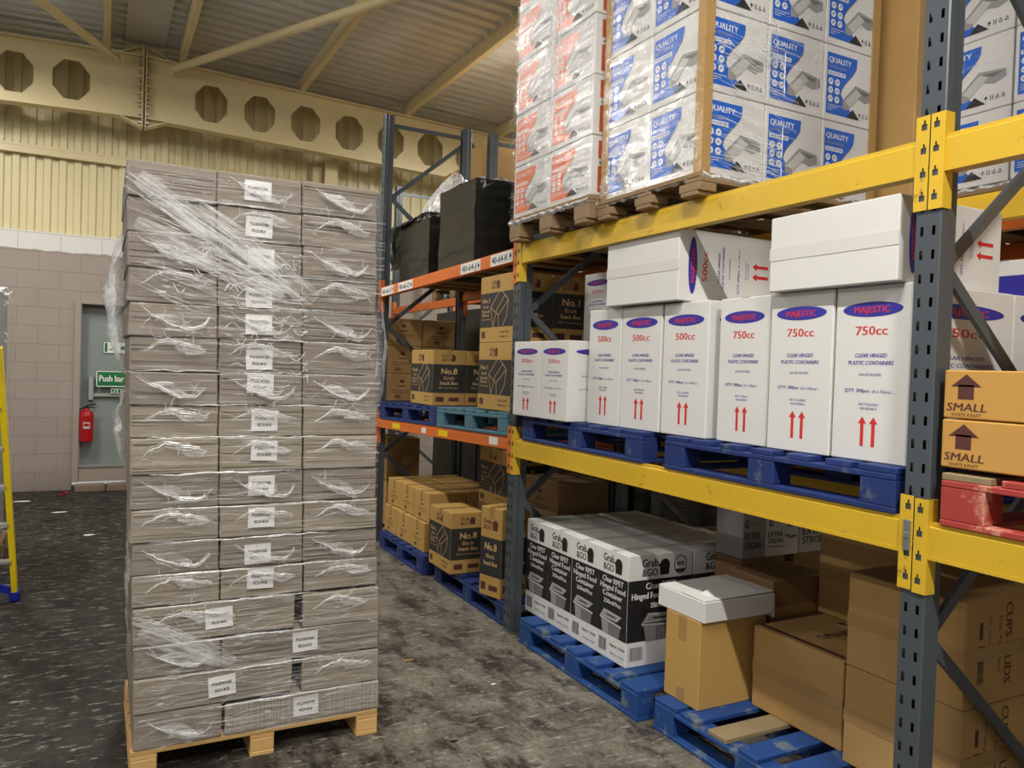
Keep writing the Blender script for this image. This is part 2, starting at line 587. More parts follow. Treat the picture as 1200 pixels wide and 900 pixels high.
class Face:
    """draws flat print on one face of a box; s to the right, t up, seen from outside"""
    def __init__(s, mb, o, u, v, n, w, h, turn=False):
        s.mb, s.o, s.u, s.v, s.n = mb, Vector(o), Vector(u), Vector(v), Vector(n)
        s.w, s.h = w, h
        if turn == 'cw':
            s.o = s.o + s.v * h
            s.u, s.v = -s.v, s.u
            s.w, s.h = h, w
        elif turn:          # artwork turned a quarter anticlockwise
            s.o = s.o + s.u * w
            s.u, s.v = s.v, -s.u
            s.w, s.h = h, w

    def at(s, x, y, k=1):
        return s.o + s.u * x + s.v * y + s.n * (0.0007 * k)

    def poly(s, pts, m, k=1):
        s.mb.poly([s.at(x, y, k) for x, y in pts], m)

    def rect(s, x0, y0, x1, y1, m, k=1):
        s.poly([(x0, y0), (x1, y0), (x1, y1), (x0, y1)], m, k)

    def ell(s, cx, cy, rx, ry, m, k=1, n=20):
        s.poly([(cx + rx * math.cos(2 * PI * i / n), cy + ry * math.sin(2 * PI * i / n)) for i in range(n)], m, k)

    def line(s, pts, wd, m, k=1):
        for (ax, ay), (bx, by) in zip(pts[:-1], pts[1:]):
            d = math.hypot(bx - ax, by - ay) or 1
            nx, ny = -(by - ay) / d * wd / 2, (bx - ax) / d * wd / 2
            s.poly([(ax - nx, ay - ny), (bx - nx, by - ny), (bx + nx, by + ny), (ax + nx, ay + ny)], m, k)

    def text(s, body, cx, y, size, m, k=2, bold=False, align='C', width=None, slant=0.0):
        vs, fs, wd = text_geo(body, bold)
        sx = size / 0.73
        if width is not None:
            kx = width / max(wd, 1e-6)
        else:
            kx = sx
        x0 = cx - (wd * kx / 2 if align == 'C' else 0 if align == 'L' else wd * kx)
        for sh in ((-.5, .5) if bold else (0,)):
            e = sh * size * .07
            s.mb.raw([s.at(x0 + e + a * kx + b * sx * slant, y + b * sx, k + sh * .15) for a, b in vs], fs, m)

    def arrow_up(s, cx, y0, y1, wd, m, k=1):
        hd = min((y1 - y0) * 0.32, wd * 1.1)
        s.poly([(cx - wd * 0.3, y0), (cx + wd * 0.3, y0), (cx + wd * 0.3, y1 - hd), (cx - wd * 0.3, y1 - hd)], m, k)
        s.poly([(cx - wd * 0.75, y1 - hd), (cx + wd * 0.75, y1 - hd), (cx, y1)], m, k)

    def barcode(s, x0, y0, x1, y1, m, bg=None, seed=3):
        if bg:
            s.rect(x0 - .004, y0 - .004, x1 + .004, y1 + .004, bg, 1)
        r = random.Random(seed)
        x = x0
        while x < x1:
            w = r.choice((0.0015, 0.0025, 0.004))
            s.rect(x, y0, min(x + w, x1), y1, m, 2)
            x += w + r.choice((0.0015, 0.003))

def p_majestic(size):
    def go(f):
        w, h = f.w, f.h
        c = w / 2
        f.ell(c, h * 0.865, w * 0.40, h * 0.043, 'ink_navy', 1, 28)
        f.text('MAJESTIC', c, h * 0.846, h * 0.038, 'ink_red', 2, True, width=w * 0.47)
        f.text(size, c, h * 0.72, h * 0.053, 'ink_red', 1, True, width=w * 0.42)
        f.text('CLEAR HINGED', c, h * 0.592, h * 0.024, 'ink_navy', 1, True, width=w * 0.42, slant=0.2)
        f.text('PLASTIC CONTAINERS', c, h * 0.55, h * 0.024, 'ink_navy', 1, True, width=w * 0.60, slant=0.2)
        f.text('(SALAD BOXES)', c, h * 0.487, h * 0.016, 'ink_navy', 1, width=w * 0.30, slant=0.2)
        f.text('QTY: 300pcs', w * 0.33, h * 0.392, h * 0.021, 'ink_navy', 1, True, width=w * 0.34, slant=0.2)
        f.text('(6 x 50pcs) ...', w * 0.69, h * 0.392, h * 0.018, 'ink_navy', 1, width=w * 0.30, slant=0.2)
        f.text('RECYCLEABLE', c, h * 0.318, h * 0.014, 'ink_navy', 1, width=w * 0.26)
        f.text('REUSEABLE', c, h * 0.294, h * 0.014, 'ink_navy', 1, width=w * 0.22)
        for k in (-1, 1):
            f.arrow_up(c + k * w * 0.075, h * 0.085, h * 0.255, w * 0.075, 'ink_red')
    return go

def bag_logo(f, cx, y, sz, m):
    """the little carrier bag beside the words"""
    f.poly([(cx - .34 * sz, y), (cx + .34 * sz, y), (cx + .40 * sz, y + .74 * sz), (cx - .40 * sz, y + .74 * sz)], m, 1)
    n = 10
    pts = [(cx + .34 * sz * math.cos(PI * i / n), y + .74 * sz + .26 * sz * math.sin(PI * i / n)) for i in range(n + 1)]
    f.poly(pts, m, 1)
    f.line([(cx - .52 * sz, y + .66 * sz), (cx - .38 * sz, y + .58 * sz)], .1 * sz, m, 1)

def grab_logo(f, cx, y, sz, m):
    f.text('Grab', cx - sz * .35, y + sz * .55, sz * .5, m, 1, True, width=sz * 1.15)
    f.text('&GO', cx - sz * .35, y, sz * .46, m, 1, True, width=sz * 1.12)
    bag_logo(f, cx + sz * .72, y, sz * .95, m)

def tub(f, cx, cy, s, lid='ink_light', mid='ink_gray', low='ink_mid'):
    k = .66
    def P(pts):
        return [(cx + x * s, cy + y * s * k) for x, y in pts]
    f.poly(P([(-.40, -.5), (.40, -.5), (.46, .02), (-.48, .10)]), low, 2)
    f.poly(P([(-.40, -.5), (-.1, -.5), (-.12, .06), (-.48, .10)]), mid, 3)
    for x in (-.02, .12, .26):
        f.line(P([(x, -.46), (x + .01, .02)]), .012 * s, mid, 3)
    f.poly(P([(-.54, .08), (.5, -.02), (.5, .06), (-.54, .16)]), lid, 4)
    f.poly(P([(-.54, .16), (.28, .16), (.52, .46), (-.36, .52)]), mid, 3)
    f.line(P([(-.44, .2), (.24, .2), (.42, .42), (-.32, .47), (-.44, .2)]), .03 * s, lid, 4)
    f.line(P([(-.2, .33), (.2, .31)]), .04 * s, 'ink_dark', 4)

def p_rpet(wide):
    def go(f):
        w, h = f.w, f.h
        f.rect(0.001, h * .225, w - .001, h * .775, 'ink_black', 1)
        if not wide:
            grab_logo(f, w * .45, h * .805, .086, 'ink_black')
            for i, (tx, sz) in enumerate((('Clear RPET', .052), ('Hinged Food', .052), ('Container', .052), ('250ml/9oz', .04))):
                f.text(tx, w * .5, h * (.70 - i * .065), h * sz, 'ink_white', 2, True, width=w * (.70, .84, .66, .58)[i])
            tub(f, w * .48, h * .335, w * .70)
            f.barcode(w * .08, h * .06, w * .34, h * .175, 'ink_mid')
            f.text('Approx. 10x50', w * .70, h * .135, h * .026, 'ink_black', 1, True, width=w * .5)
            f.text('MADE IN 4 LAYERS', w * .70, h * .06, h * .022, 'ink_mid', 1, width=w * .46)
        else:
            grab_logo(f, w * .40, h * .805, .090, 'ink_black')
            f.ell(w * .80, h * .885, h * .075, h * .085, 'ink_dark', 1)
            f.ell(w * .80, h * .885, h * .066, h * .076, 'white_card', 2)
            f.text('40%', w * .80, h * .875, h * .04, 'ink_dark', 3, True)
            f.poly([(w * .80 - h * .06, h * .845), (w * .80 + h * .06, h * .845), (w * .80 + h * .03, h * .815), (w * .80 - h * .03, h * .815)], 'ink_dark', 3)
            for i, (tx, sz) in enumerate((('Clear RPET', .06), ('Hinged Food Container', .06), ('250ml/9oz', .045))):
                f.text(tx, w * .5, h * (.69 - i * .085), h * sz, 'ink_white', 2, True, width=w * (.46, .88, .3)[i])
            tub(f, w * .50, h * .345, w * .52)
            f.barcode(w * .05, h * .06, w * .25, h * .18, 'ink_mid')
            f.barcode(w * .60, h * .06, w * .75, h * .18, 'ink_mid', seed=8)
    return go

def snack_box(f, cx, cy, s, m='ink_tan'):
    a = .02 * s
    f.line([(cx - .5 * s, cy + .1 * s), (cx + .05 * s, cy + .55 * s), (cx + .5 * s, cy + .25 * s), (cx - .06 * s, cy - .12 * s), (cx - .5 * s, cy + .1 * s)], a, m, 2)
    f.line([(cx - .5 * s, cy + .1 * s), (cx - .36 * s, cy - .4 * s), (cx, cy - .62 * s), (cx + .42 * s, cy - .16 * s), (cx + .5 * s, cy + .25 * s)], a, m, 2)
    f.line([(cx - .06 * s, cy - .12 * s), (cx, cy - .62 * s)], a, m, 2)
    f.line([(cx - .36 * s, cy - .4 * s), (cx - .12 * s, cy + .06 * s), (cx + .3 * s, cy + .38 * s)], a, m, 2)

def p_snack(no, kind, wide):
    def go(f):
        w, h = f.w, f.h
        f.rect(0.001, h * .23, w - .001, h * .745, 'ink_dark', 1)
        grab_logo(f, w * .46, h * .80, h * .13, 'ink_brown')
        if wide:
            f.text(no, w * .5, h * .57, h * .11, 'ink_tan', 2, True, width=w * .48)
            f.text(kind, w * .5, h * .47, h * .06, 'ink_tan', 2, width=w * .32)
            f.text('Snack Box', w * .5, h * .38, h * .062, 'ink_tan', 2, True, width=w * .56)
            f.text('900ml / 26oz leak resistant', w * .5, h * .31, h * .028, 'ink_tan', 2, width=w * .66)
            f.rect(w * .1, h * .07, w * .35, h * .16, 'ink_brown', 1)
            f.rect(w * .5, h * .08, w * .82, h * .15, 'ink_brown', 1)
        else:
            f.text(no, w * .19, h * .60, h * .07, 'ink_tan', 2, True, width=w * .22)
            f.text(kind, w * .19, h * .52, h * .045, 'ink_tan', 2, True, width=w * .16)
            f.text('Snack', w * .19, h * .45, h * .045, 'ink_tan', 2, True, width=w * .24)
            f.text('Box', w * .19, h * .395, h * .045, 'ink_tan', 2, True, width=w * .2)
            f.text('leak resistant', w * .2, h * .34, h * .025, 'ink_tan', 2, width=w * .26)
            snack_box(f, w * .60, h * .47, w * .52)
            f.barcode(w * .06, h * .07, w * .18, h * .17, 'ink_dark')
            f.text('CUBS 300', w * .75, h * .14, h * .03, 'ink_dark', 1, True, width=w * .3)
            f.text('300PCS', w * .75, h * .07, h * .03, 'ink_dark', 1, True, width=w * .24)
    return go

def p_snack_tall(f):
    w, h = f.w, f.h
    f.rect(0.001, h * .23, w - .001, h * .66, 'ink_dark', 1)
    grab_logo(f, w * .44, h * .75, w * .34, 'ink_brown')
    f.text('No.8', w * .5, h * .52, h * .085, 'ink_tan', 2, True, width=w * .55)
    f.text('Black', w * .5, h * .43, h * .05, 'ink_tan', 2, width=w * .4)
    f.text('Snack Box', w * .5, h * .35, h * .05, 'ink_tan', 2, True, width=w * .66)
    f.rect(w * .08, h * .06, w * .3, h * .15, 'ink_brown', 1)
    f.rect(w * .45, h * .07, w * .85, h * .13, 'ink_brown', 1)

def p_tray(ink):
    """printed tray carton: wavy colour panel, six round icons, a picture of a tray"""
    def go(f):
        w, h = f.w, f.h
        top, bot = h * .90, h * .09
        edge = []
        for i in range(15):
            t = i / 14
            x = .60 - .02 * t
            x = .62 - .30 * (0.5 - 0.5 * math.cos(PI * min(1, max(0, (t - .08) / .58)))) if t < .66 else .32 + .30 * (t - .66) / .34
            edge.append((w * x, top + (bot - top) * t))
        f.poly([(w * .05, bot), (w * .05, top)] + edge, ink, 1)
        f.line(edge[2:10], w * .012, 'ink_mid', 2)
        f.text('QUALITY', w * .29, h * .775, h * .075, 'ink_white', 2, True, width=w * .42)
        f.text('PACKAGING', w * .25, h * .70, h * .035, 'ink_gray' if ink == 'ink_blue' else 'ink_rust', 2, True, width=w * .32)
        f.rect(w * .07, h * .605, w * .40, h * .66, 'ink_white', 2)
        f.text('BOX FOR 700', w * .235, h * .618, h * .03, ink, 3, True, width=w * .28)
        for r in range(3):
            for c in range(2):
                cx, cy = w * (.125 + .125 * c), h * (.52 - .115 * r)
                f.ell(cx, cy, w * .046, h * .046, 'ink_white', 2, 14)
                f.line([(cx - w * .02, cy - h * .018), (cx, cy + h * .02), (cx + w * .02, cy - h * .01)], w * .011, ink, 3)
        for r in range(3):
            f.rect(w * .08, h * (.205 - .03 * r), w * (.34 - .08 * r), h * (.212 - .03 * r), 'ink_white', 2)
        # picture of the grey tray and its lid
        f.poly([(w * .36, h * .30), (w * .60, h * .545), (w * .93, h * .50), (w * .94, h * .39), (w * .80, h * .335), (w * .66, h * .375), (w * .46, h * .185), (w * .36, h * .19)], 'ink_gray', 2)
        f.poly([(w * .40, h * .30), (w * .61, h * .50), (w * .72, h * .44), (w * .50, h * .235)], 'ink_light', 3)
        f.poly([(w * .63, h * .50), (w * .90, h * .475), (w * .78, h * .43)], 'ink_mid', 3)
        f.poly([(w * .44, h * .09), (w * .56, h * .215), (w * .70, h * .09)], 'ink_dark', 3)
        for i in range(4):
            cx, cy = w * (.70 + .07 * i), h * .155
            if i == 0:
                f.poly([(cx - w * .025, cy), (cx + w * .025, cy), (cx, cy + h * .04)], 'ink_dark', 2)
                f.rect(cx - w * .004, cy - h * .03, cx + w * .004, cy, 'ink_dark', 2)
            elif i == 1:
                f.rect(cx - w * .018, cy - h * .03, cx - w * .008, cy + h * .035, 'ink_dark', 2)
                f.rect(cx + w * .008, cy - h * .03, cx + w * .018, cy + h * .035, 'ink_dark', 2)
            else:
                f.line([(cx - w * .02, cy - h * .02), (cx, cy + h * .03), (cx + w * .02, cy - h * .02), (cx - w * .02, cy - h * .02)], w * .008, 'ink_dark', 2)
    return go

def p_tray_side(f):
    w, h = f.w, f.h
    f.rect(w * .10, h * .62, w * .90, h * .92, 'ink_rust', 1)
    f.text('QUALITY', w * .42, h * .80, h * .07, 'ink_white', 2, True, width=w * .5)
    f.text('PRO', w * .42, h * .68, h * .07, 'ink_orange', 2, True, width=w * .3)
    f.text('BOX FOR 700', w * .42, h * .535, h * .045, 'ink_dark', 2, True, width=w * .6)
    f.rect(w * .10, h * .06, w * .90, h * .50, 'ink_rust', 1)
    for r in range(3):
        for c in range(3):
            cx, cy = w * (.20 + .2 * c), h * (.42 - .12 * r)
            f.ell(cx, cy, h * .05, h * .048, 'ink_white', 2, 14)
            f.ell(cx, cy, h * .035, h * .034, 'ink_rust', 3, 12)

def p_small(f):
    w, h = f.w, f.h
    for cx in (.12, .62):
        f.poly([(w * cx - .025, h * .40), (w * cx + .025, h * .40), (w * cx + .025, h * .70), (w * cx - .025, h * .70)], 'ink_brown', 1)
        f.poly([(w * cx - .048, h * .66), (w * cx + .048, h * .66), (w * cx, h * .92)], 'ink_brown', 1)
    f.text('SMALL', w * .125, h * .16, h * .17, 'ink_brown', 1, True, width=.125, slant=.15)
    f.text('WHITE KRAFT', w * .125, h * .05, h * .07, 'ink_brown', 1, width=.095)
    f.ell(w * .62, h * .33, .075, h * .06, 'ink_brown', 1)
    f.barcode(w * .56, h * .06, w * .72, h * .26, 'ink_dark', 'tan_card')

def p_cups(f):
    w, h = f.w, f.h
    f.text('CUPS & LIDS', w * .44, h * .47, h * .085, 'ink_brown', 1, True, width=w * .78)
    f.text('Size: For 200cc', w * .44, h * .39, h * .04, 'ink_brown', 1, width=w * .55)
    f.text('QTY: 1000 pcs', w * .30, h * .27, h * .03, 'ink_brown', 1, width=w * .3)
    f.barcode(w * .42, h * .15, w * .78, h * .22, 'ink_dark')
    f.rect(w * .20, h * .16, w * .36, h * .20, 'ink_brown', 1)

def p_extra(f):
    w, h = f.w, f.h
    f.ell(w * .18, h * .74, w * .09, h * .09, 'ink_dark', 1)
    f.ell(w * .18, h * .75, w * .05, h * .055, 'ink_gray', 2)
    f.text('QUALITY FOILS', w * .5, h * .72, h * .05, 'ink_dark', 1, width=w * .34)
    f.text('EXTRA', w * .42, h * .40, h * .17, 'ink_dark', 1, True, width=w * .66)
    f.text('STRONG', w * .46, h * .20, h * .17, 'ink_dark', 1, True, width=w * .74)

def p_extra_white(f):
    w, h = f.w, f.h
    f.ell(w * .14, h * .72, w * .07, h * .075, 'ink_dark', 1)
    f.ell(w * .14, h * .73, w * .04, h * .045, 'ink_light', 2)
    f.text('QUALITY', w * .4, h * .72, h * .05, 'ink_gray', 1, width=w * .3)
    f.rect(w * .64, h * .62, w * .94, h * .76, 'ink_dark', 1)
    f.text('EXTRA', w * .28, h * .42, h * .12, 'ink_dark', 1, True, width=w * .44)
    f.text('STRONG', w * .30, h * .28, h * .11, 'ink_dark', 1, True, width=w * .46)
    f.line([(w * .58, h * .46), (w * .76, h * .40), (w * .92, h * .42)], .005, 'ink_dark')
    f.line([(w * .58, h * .43), (w * .76, h * .37), (w * .92, h * .40)], .005, 'ink_dark')
    f.line([(w * .06, h * .22), (w * .6, h * .19)], .004, 'ink_dark')

def p_satco(f):
    w, h = f.w, f.h
    f.rect(.001, h * .02, w - .001, h * .62, 'ink_navy', 1)
    f.ell(w * .22, h * .40, w * .19, h * .17, 'ink_white', 2, 24)
    f.text('SATCO', w * .22, h * .34, h * .13, 'ink_navy', 3, True, width=w * .28)
    f.text('Quality', w * .34, h * .08, h * .10, 'ink_white', 2, True, width=w * .26, slant=.2)

def p_plain_print(seed):
    def go(f):
        w, h = f.w, f.h
        f.ell(w * .5, h * .72, w * .06, h * .06, 'ink_brown', 1, 12)
        f.rect(w * .40, h * .52, w * .60, h * .56, 'ink_brown', 1)
        f.rect(w * .22, h * .38, w * .78, h * .40, 'ink_brown', 1)
        f.rect(w * .24, h * .30, w * .70, h * .315, 'ink_brown', 1)
        f.barcode(w * .30, h * .1, w * .46, h * .22, 'ink_brown', seed=seed)
    return go

# ------------------------------------------------------------------ cartons
_carton = {}
def carton(name, label, cat, loc, dims, mat='brown_card', prints=None, key=None, tape=None, rot=0.0,
           group=None, seam='seam', turn=(), tape_mat='tape', tabs=None, tilt=(0, 0)):
    """loc = centre of the base; dims along x, y, z. Faces: L looks to -x, F looks to -y, T is the top"""
    dx, dy, dz = dims
    k = (key, dims, mat, tape, seam, tape_mat, tuple(turn), tabs) if key else None
    if k and k in _carton:
        me, kids = _carton[k]
    else:
        mb = MB()
        r = random.Random(len(_carton) + 11)
        mb.box(-dx / 2, dx / 2, -dy / 2, dy / 2, 0, dz, mat, 0.004, 0.0 if prints or tabs else 0.0015, r)
        faces = {
            'L': Face(mb, (-dx / 2, dy / 2, 0), (0, -1, 0), (0, 0, 1), (-1, 0, 0), dy, dz, 'L' in turn),
            'F': Face(mb, (-dx / 2, -dy / 2, 0), (1, 0, 0), (0, 0, 1), (0, -1, 0), dx, dz, 'cw' if 'Fc' in turn else 'F' in turn),
            'T': Face(mb, (-dx / 2, -dy / 2, dz + .0004), (1, 0, 0), (0, 1, 0), (0, 0, 1), dx, dy, 'T' in turn)}
        for fk, fn in (prints or {}).items():
            fn(faces[fk])
        kids = []
        if tape in ('x', 'y'):
            faces['T'].line([(0.004, dy / 2), (dx - .004, dy / 2)] if tape == 'x' else [(dx / 2, 0.004), (dx / 2, dy - .004)], .004, seam, 1)
            tb = MB()
            if tape == 'x':
                tb.box(-dx / 2 - .001, dx / 2 + .001, -.024, .024, dz + .001, dz + .0022, tape_mat)
                for e in ((-1, 1) if tape_mat == 'tape' else ()):
                    tb.box(e * dx / 2 - .0014 if e < 0 else e * dx / 2, e * dx / 2 + (.0014 if e > 0 else 0), -.024, .024, dz - .07, dz + .002, tape_mat)
            else:
                tb.box(-.024, .024, -dy / 2 - .001, dy / 2 + .001, dz + .001, dz + .0022, tape_mat)
                for e in ((-1, 1) if tape_mat == 'tape' else ()):
                    tb.box(-.024, .024, e * dy / 2 - .0014 if e < 0 else e * dy / 2, e * dy / 2 + (.0014 if e > 0 else 0), dz - .07, dz + .002, tape_mat)
            kids.append(('packing_tape', tb.mesh('packing_tape')))
        if tabs == 'Lv':      # tape ends folded over the top and bottom of the -x face
            for z0, z1 in ((dz - dz * .28, dz - .003), (.003, dz * .17)):
                tb = MB()
                tb.box(-dx / 2 - .0016, -dx / 2, -.028, .028, z0, z1, tape_mat)
                kids.append(('tape_tab', tb.mesh('tape_tab')))
        if tabs in ('Lh', 'Fh', 'LFh'):      # tape across the middle of the face
            tb = MB()
            if 'L' in tabs:
                tb.box(-dx / 2 - .0016, -dx / 2, -dy / 2, dy / 2, dz * .5 - .025, dz * .5 + .025, tape_mat)
                faces['L'].line([(.003, dz * .5), (dy - .003, dz * .5)], .003, seam, 1)
            if 'F' in tabs:
                tb.box(-dx / 2, dx / 2, -dy / 2 - .0016, -dy / 2, dz * .5 - .025, dz * .5 + .025, tape_mat)
            kids.append(('packing_tape', tb.mesh('packing_tape')))
        me = mb.mesh(name)
        if k:
            _carton[k] = (me, kids)
    o = link(name, me, None, loc, (tilt[0], tilt[1], rot))
    tag(o, label, cat, group)
    for n, m in kids:
        link(n, m, o)
    return o

def at_box(x0, x1, y0, y1, z):
    return ((x0 + x1) / 2, (y0 + y1) / 2, z)

# ------------------------------------------------------------------ pallets
def pallet(label, x0, y0, z0, lx, ly, mat, h=0.152, deck_axis='x', boards=7, raw=(), group='pallets', rot=(0, 0, 0), perimeter=True, raw_mat='raw_board', name='pallet', block_h=None):
    """origin at the corner with the smallest x and y"""
    root = thing(name, label, 'pallet', (x0, y0, z0), rot, group)
    tb, ts, td = 0.02, 0.02, 0.022
    bh = h - tb - ts - td
    n_ax = ly if deck_axis == 'x' else lx
    w = 0.112 if boards >= 7 else 0.12
    for i in range(boards):
        c = w / 2 + (n_ax - w) * i / (boards - 1)
        ww = w * (1.35 if i in (0, boards - 1) else 1.0)
        c = min(max(c, ww / 2), n_ax - ww / 2)
        mb = MB()
        r = random.Random(i * 7 + int(abs(x0) * 100))
        e = r.uniform(0, .006)
        if deck_axis == 'x':
            mb.box(e, lx - e, c - ww / 2, c + ww / 2, h - td, h, raw_mat if i in raw else mat, .003, .001, r)
        else:
            mb.box(c - ww / 2, c + ww / 2, e, ly - e, h - td, h, raw_mat if i in raw else mat, .003, .001, r)
        link('deck_board', mb.mesh('deck_board'), root)
    for i in range(3):
        mb = MB()
        if deck_axis == 'x':
            c = .05 + (lx - .1) * i / 2
            mb.box(c - .05, c + .05, .002, ly - .002, h - td - ts, h - td, mat, .003)
        else:
            c = .05 + (ly - .1) * i / 2
            mb.box(.002, lx - .002, c - .05, c + .05, h - td - ts, h - td, mat, .003)
        link('stringer_board', mb.mesh('stringer_board'), root)
    for i in range(3):
        for j in range(3):
            cx, cy = .05 + (lx - .1) * i / 2, .07 + (ly - .14) * j / 2
            mb = MB()
            mb.box(cx - .049, cx + .049, cy - .069, cy + .069, tb, tb + bh, mat, .003)
            link('block', mb.mesh('block'), root)
    segs = []
    if deck_axis == 'x' or perimeter:
        segs += [(.05 + (lx - .1) * i / 2 - .05, .05 + (lx - .1) * i / 2 + .05, 0, ly) for i in range(3)]
    else:
        segs += [(0, lx, .07 + (ly - .14) * i / 2 - .055, .07 + (ly - .14) * i / 2 + .055) for i in range(3)]
    if perimeter:
        segs += [(.101, lx / 2 - .051, 0, .1), (.101, lx / 2 - .051, ly - .1, ly), (lx / 2 + .051, lx - .101, 0, .1), (lx / 2 + .051, lx - .101, ly - .1, ly)]
    for a, b, c, d in segs:
        mb = MB()
        mb.box(a, b, c, d, 0, tb, mat, .003)
        link('bottom_board', mb.mesh('bottom_board'), root)
    return root

# ------------------------------------------------------------------ film helpers
def ribbon(mb, pts, widths, nrm, m):
    """thin gathered strip of film, slightly arched away from the surface"""
    nrm = Vector(nrm)
    pts = [Vector(p) for p in pts]
    vs, fs = [], []
    for i, p in enumerate(pts):
        d = pts[min(i + 1, len(pts) - 1)] - pts[max(i - 1, 0)]
        if d.length < 1e-6:
            d = Vector((1, 0, 0))
        s = d.normalized().cross(nrm).normalized()
        w = widths[i] if isinstance(widths, (list, tuple)) else widths
        vs += [p - s * w / 2, p + nrm * (w * .35), p + s * w / 2]
    for i in range(len(pts) - 1):
        fs += [(3 * i, 3 * i + 1, 3 * i + 4, 3 * i + 3), (3 * i + 1, 3 * i + 2, 3 * i + 5, 3 * i + 4)]
    mb.raw(vs, fs, m)

def taper(n, w):
    return [w * (0.12 + 0.88 * math.sin(PI * (i + .5) / n) ** .8) for i in range(n)]

def film_sheet(mb, o, u, v, n, w, h, nu, nv, amp, seed, m, sx=3.0, sz=20.0):
    """wrinkled rectangular sheet of film, amp metres of relief"""
    o, u, v, n = Vector(o), Vector(u), Vector(v), Vector(n)
    vs, fs = [], []
    for j in range(nv + 1):
        for i in range(nu + 1):
            a, b = w * i / nu, h * j / nv
            d = noise.fractal(Vector((a * sx + seed, b * sz, seed * 1.7)), 0.9, 2.0, 4) * amp
            vs.append(o + u * a + v * b + n * d)
    for j in range(nv):
        for i in range(nu):
            k = j * (nu + 1) + i
            fs.append((k, k + 1, k + nu + 2, k + nu + 1))
    mb.raw(vs, fs, m)

def streaks(mb, o, u, v, n, w, h, count, seed, m, lmin=.08, lmax=.4, wid=.0035, ang=0.0, jit=.06):
    """short nearly parallel gathers in a film"""
    o, u, v, n = Vector(o), Vector(u), Vector(v), Vector(n)
    r = random.Random(seed)
    for _ in range(count):
        L = r.uniform(lmin, lmax)
        a0, b0 = r.uniform(0, w), r.uniform(0, h)
        t = ang + r.gauss(0, jit)
        wv = r.uniform(.3, 1.0) * wid
        k = r.randint(4, 7)
        pts = []
        bend = r.gauss(0, .02)
        for i in range(k):
            q = i / (k - 1)
            a = a0 + L * q * math.cos(t)
            b = b0 + L * q * math.sin(t) + bend * math.sin(PI * q)
            a, b = min(max(a, 0), w), min(max(b, 0), h)
            pts.append(o + u * a + v * b + n * r.uniform(.0, .002))
        ribbon(mb, pts, taper(k, wv), n, m)

# ================================================================== THE SETTING
WY = 11.15          # inside face of the far wall
mb = MB(); mb.box(-7, 9, -6, 11.6, -0.2, 0, 'floor')
struct('floor', mb.mesh('floor'))

# far wall with a door opening
DX0, DX1, DZ1, DZ0 = -0.285, 0.80, 2.36, 0.10
mb = MB()
for x0, x1, z0, z1 in ((-7, DX0, 0, 3.17), (DX1, 9, 0, 3.17), (DX0, DX1, DZ1, 3.17)):
    mb.box(x0, x1, WY, WY + .3, z0, z1, 'block')
wall = struct('wall_back', mb.mesh('wall_back'))

def corrugated(mb, length0, length1, pitch, depth, place, m):
    """trapezoidal sheet; place(a, d) -> (start point, end point) of a fold line"""
    a = length0
    prof = []
    while a < length1:
        for q, d in ((0, 0), (.42, 0), (.52, 1), (.90, 1)):
            prof.append((a + pitch * q, d * depth))
        a += pitch
    vs, fs = [], []
    for a, d in prof:
        p, q = place(a, d)
        vs += [p, q]
    for i in range(len(prof) - 1):
        fs.append((2 * i, 2 * i + 1, 2 * i + 3, 2 * i + 2))
    mb.raw(vs, fs, m)

mb = MB()
corrugated(mb, -7, 9, 0.163, 0.035, lambda a, d: ((a, WY + .01 + d, 3.15), (a, WY + .01 + d, 6.2)), 'clad')
link('cladding', mb.mesh('cladding'), wall)

mb = MB(); mb.box(9, 9.2, -6, 11.6, 0, 6, 'clad'); struct('wall_right', mb.mesh('wall_right'))

# roof: ridge over x = .41, shallow fall to both sides
RX, RZ, RS = 0.41, 5.48, 0.040
def roof_z(x):
    return RZ - RS * abs(x - RX)
mb = MB()
for xa, xb in ((-7, RX), (RX, 9)):
    corrugated(mb, -6, 11.5, 0.20, 0.035, lambda a, d, xa=xa, xb=xb: ((xa, a, roof_z(xa) + d), (xb, a, roof_z(xb) + d)), 'roof')
ceil = struct('ceiling', mb.mesh('ceiling'))
mb = MB(); mb.box(-6.9, 8.9, -6, 11.5, RZ + .06, RZ + .1, 'roof')
link('roof_deck', mb.mesh('roof_deck'), ceil)
mb = MB()
mb.box(RX - .22, RX + .22, -6, 11.3, RZ - .022, RZ - .012, 'roof')
link('ridge_strip', mb.mesh('ridge_strip'), ceil)

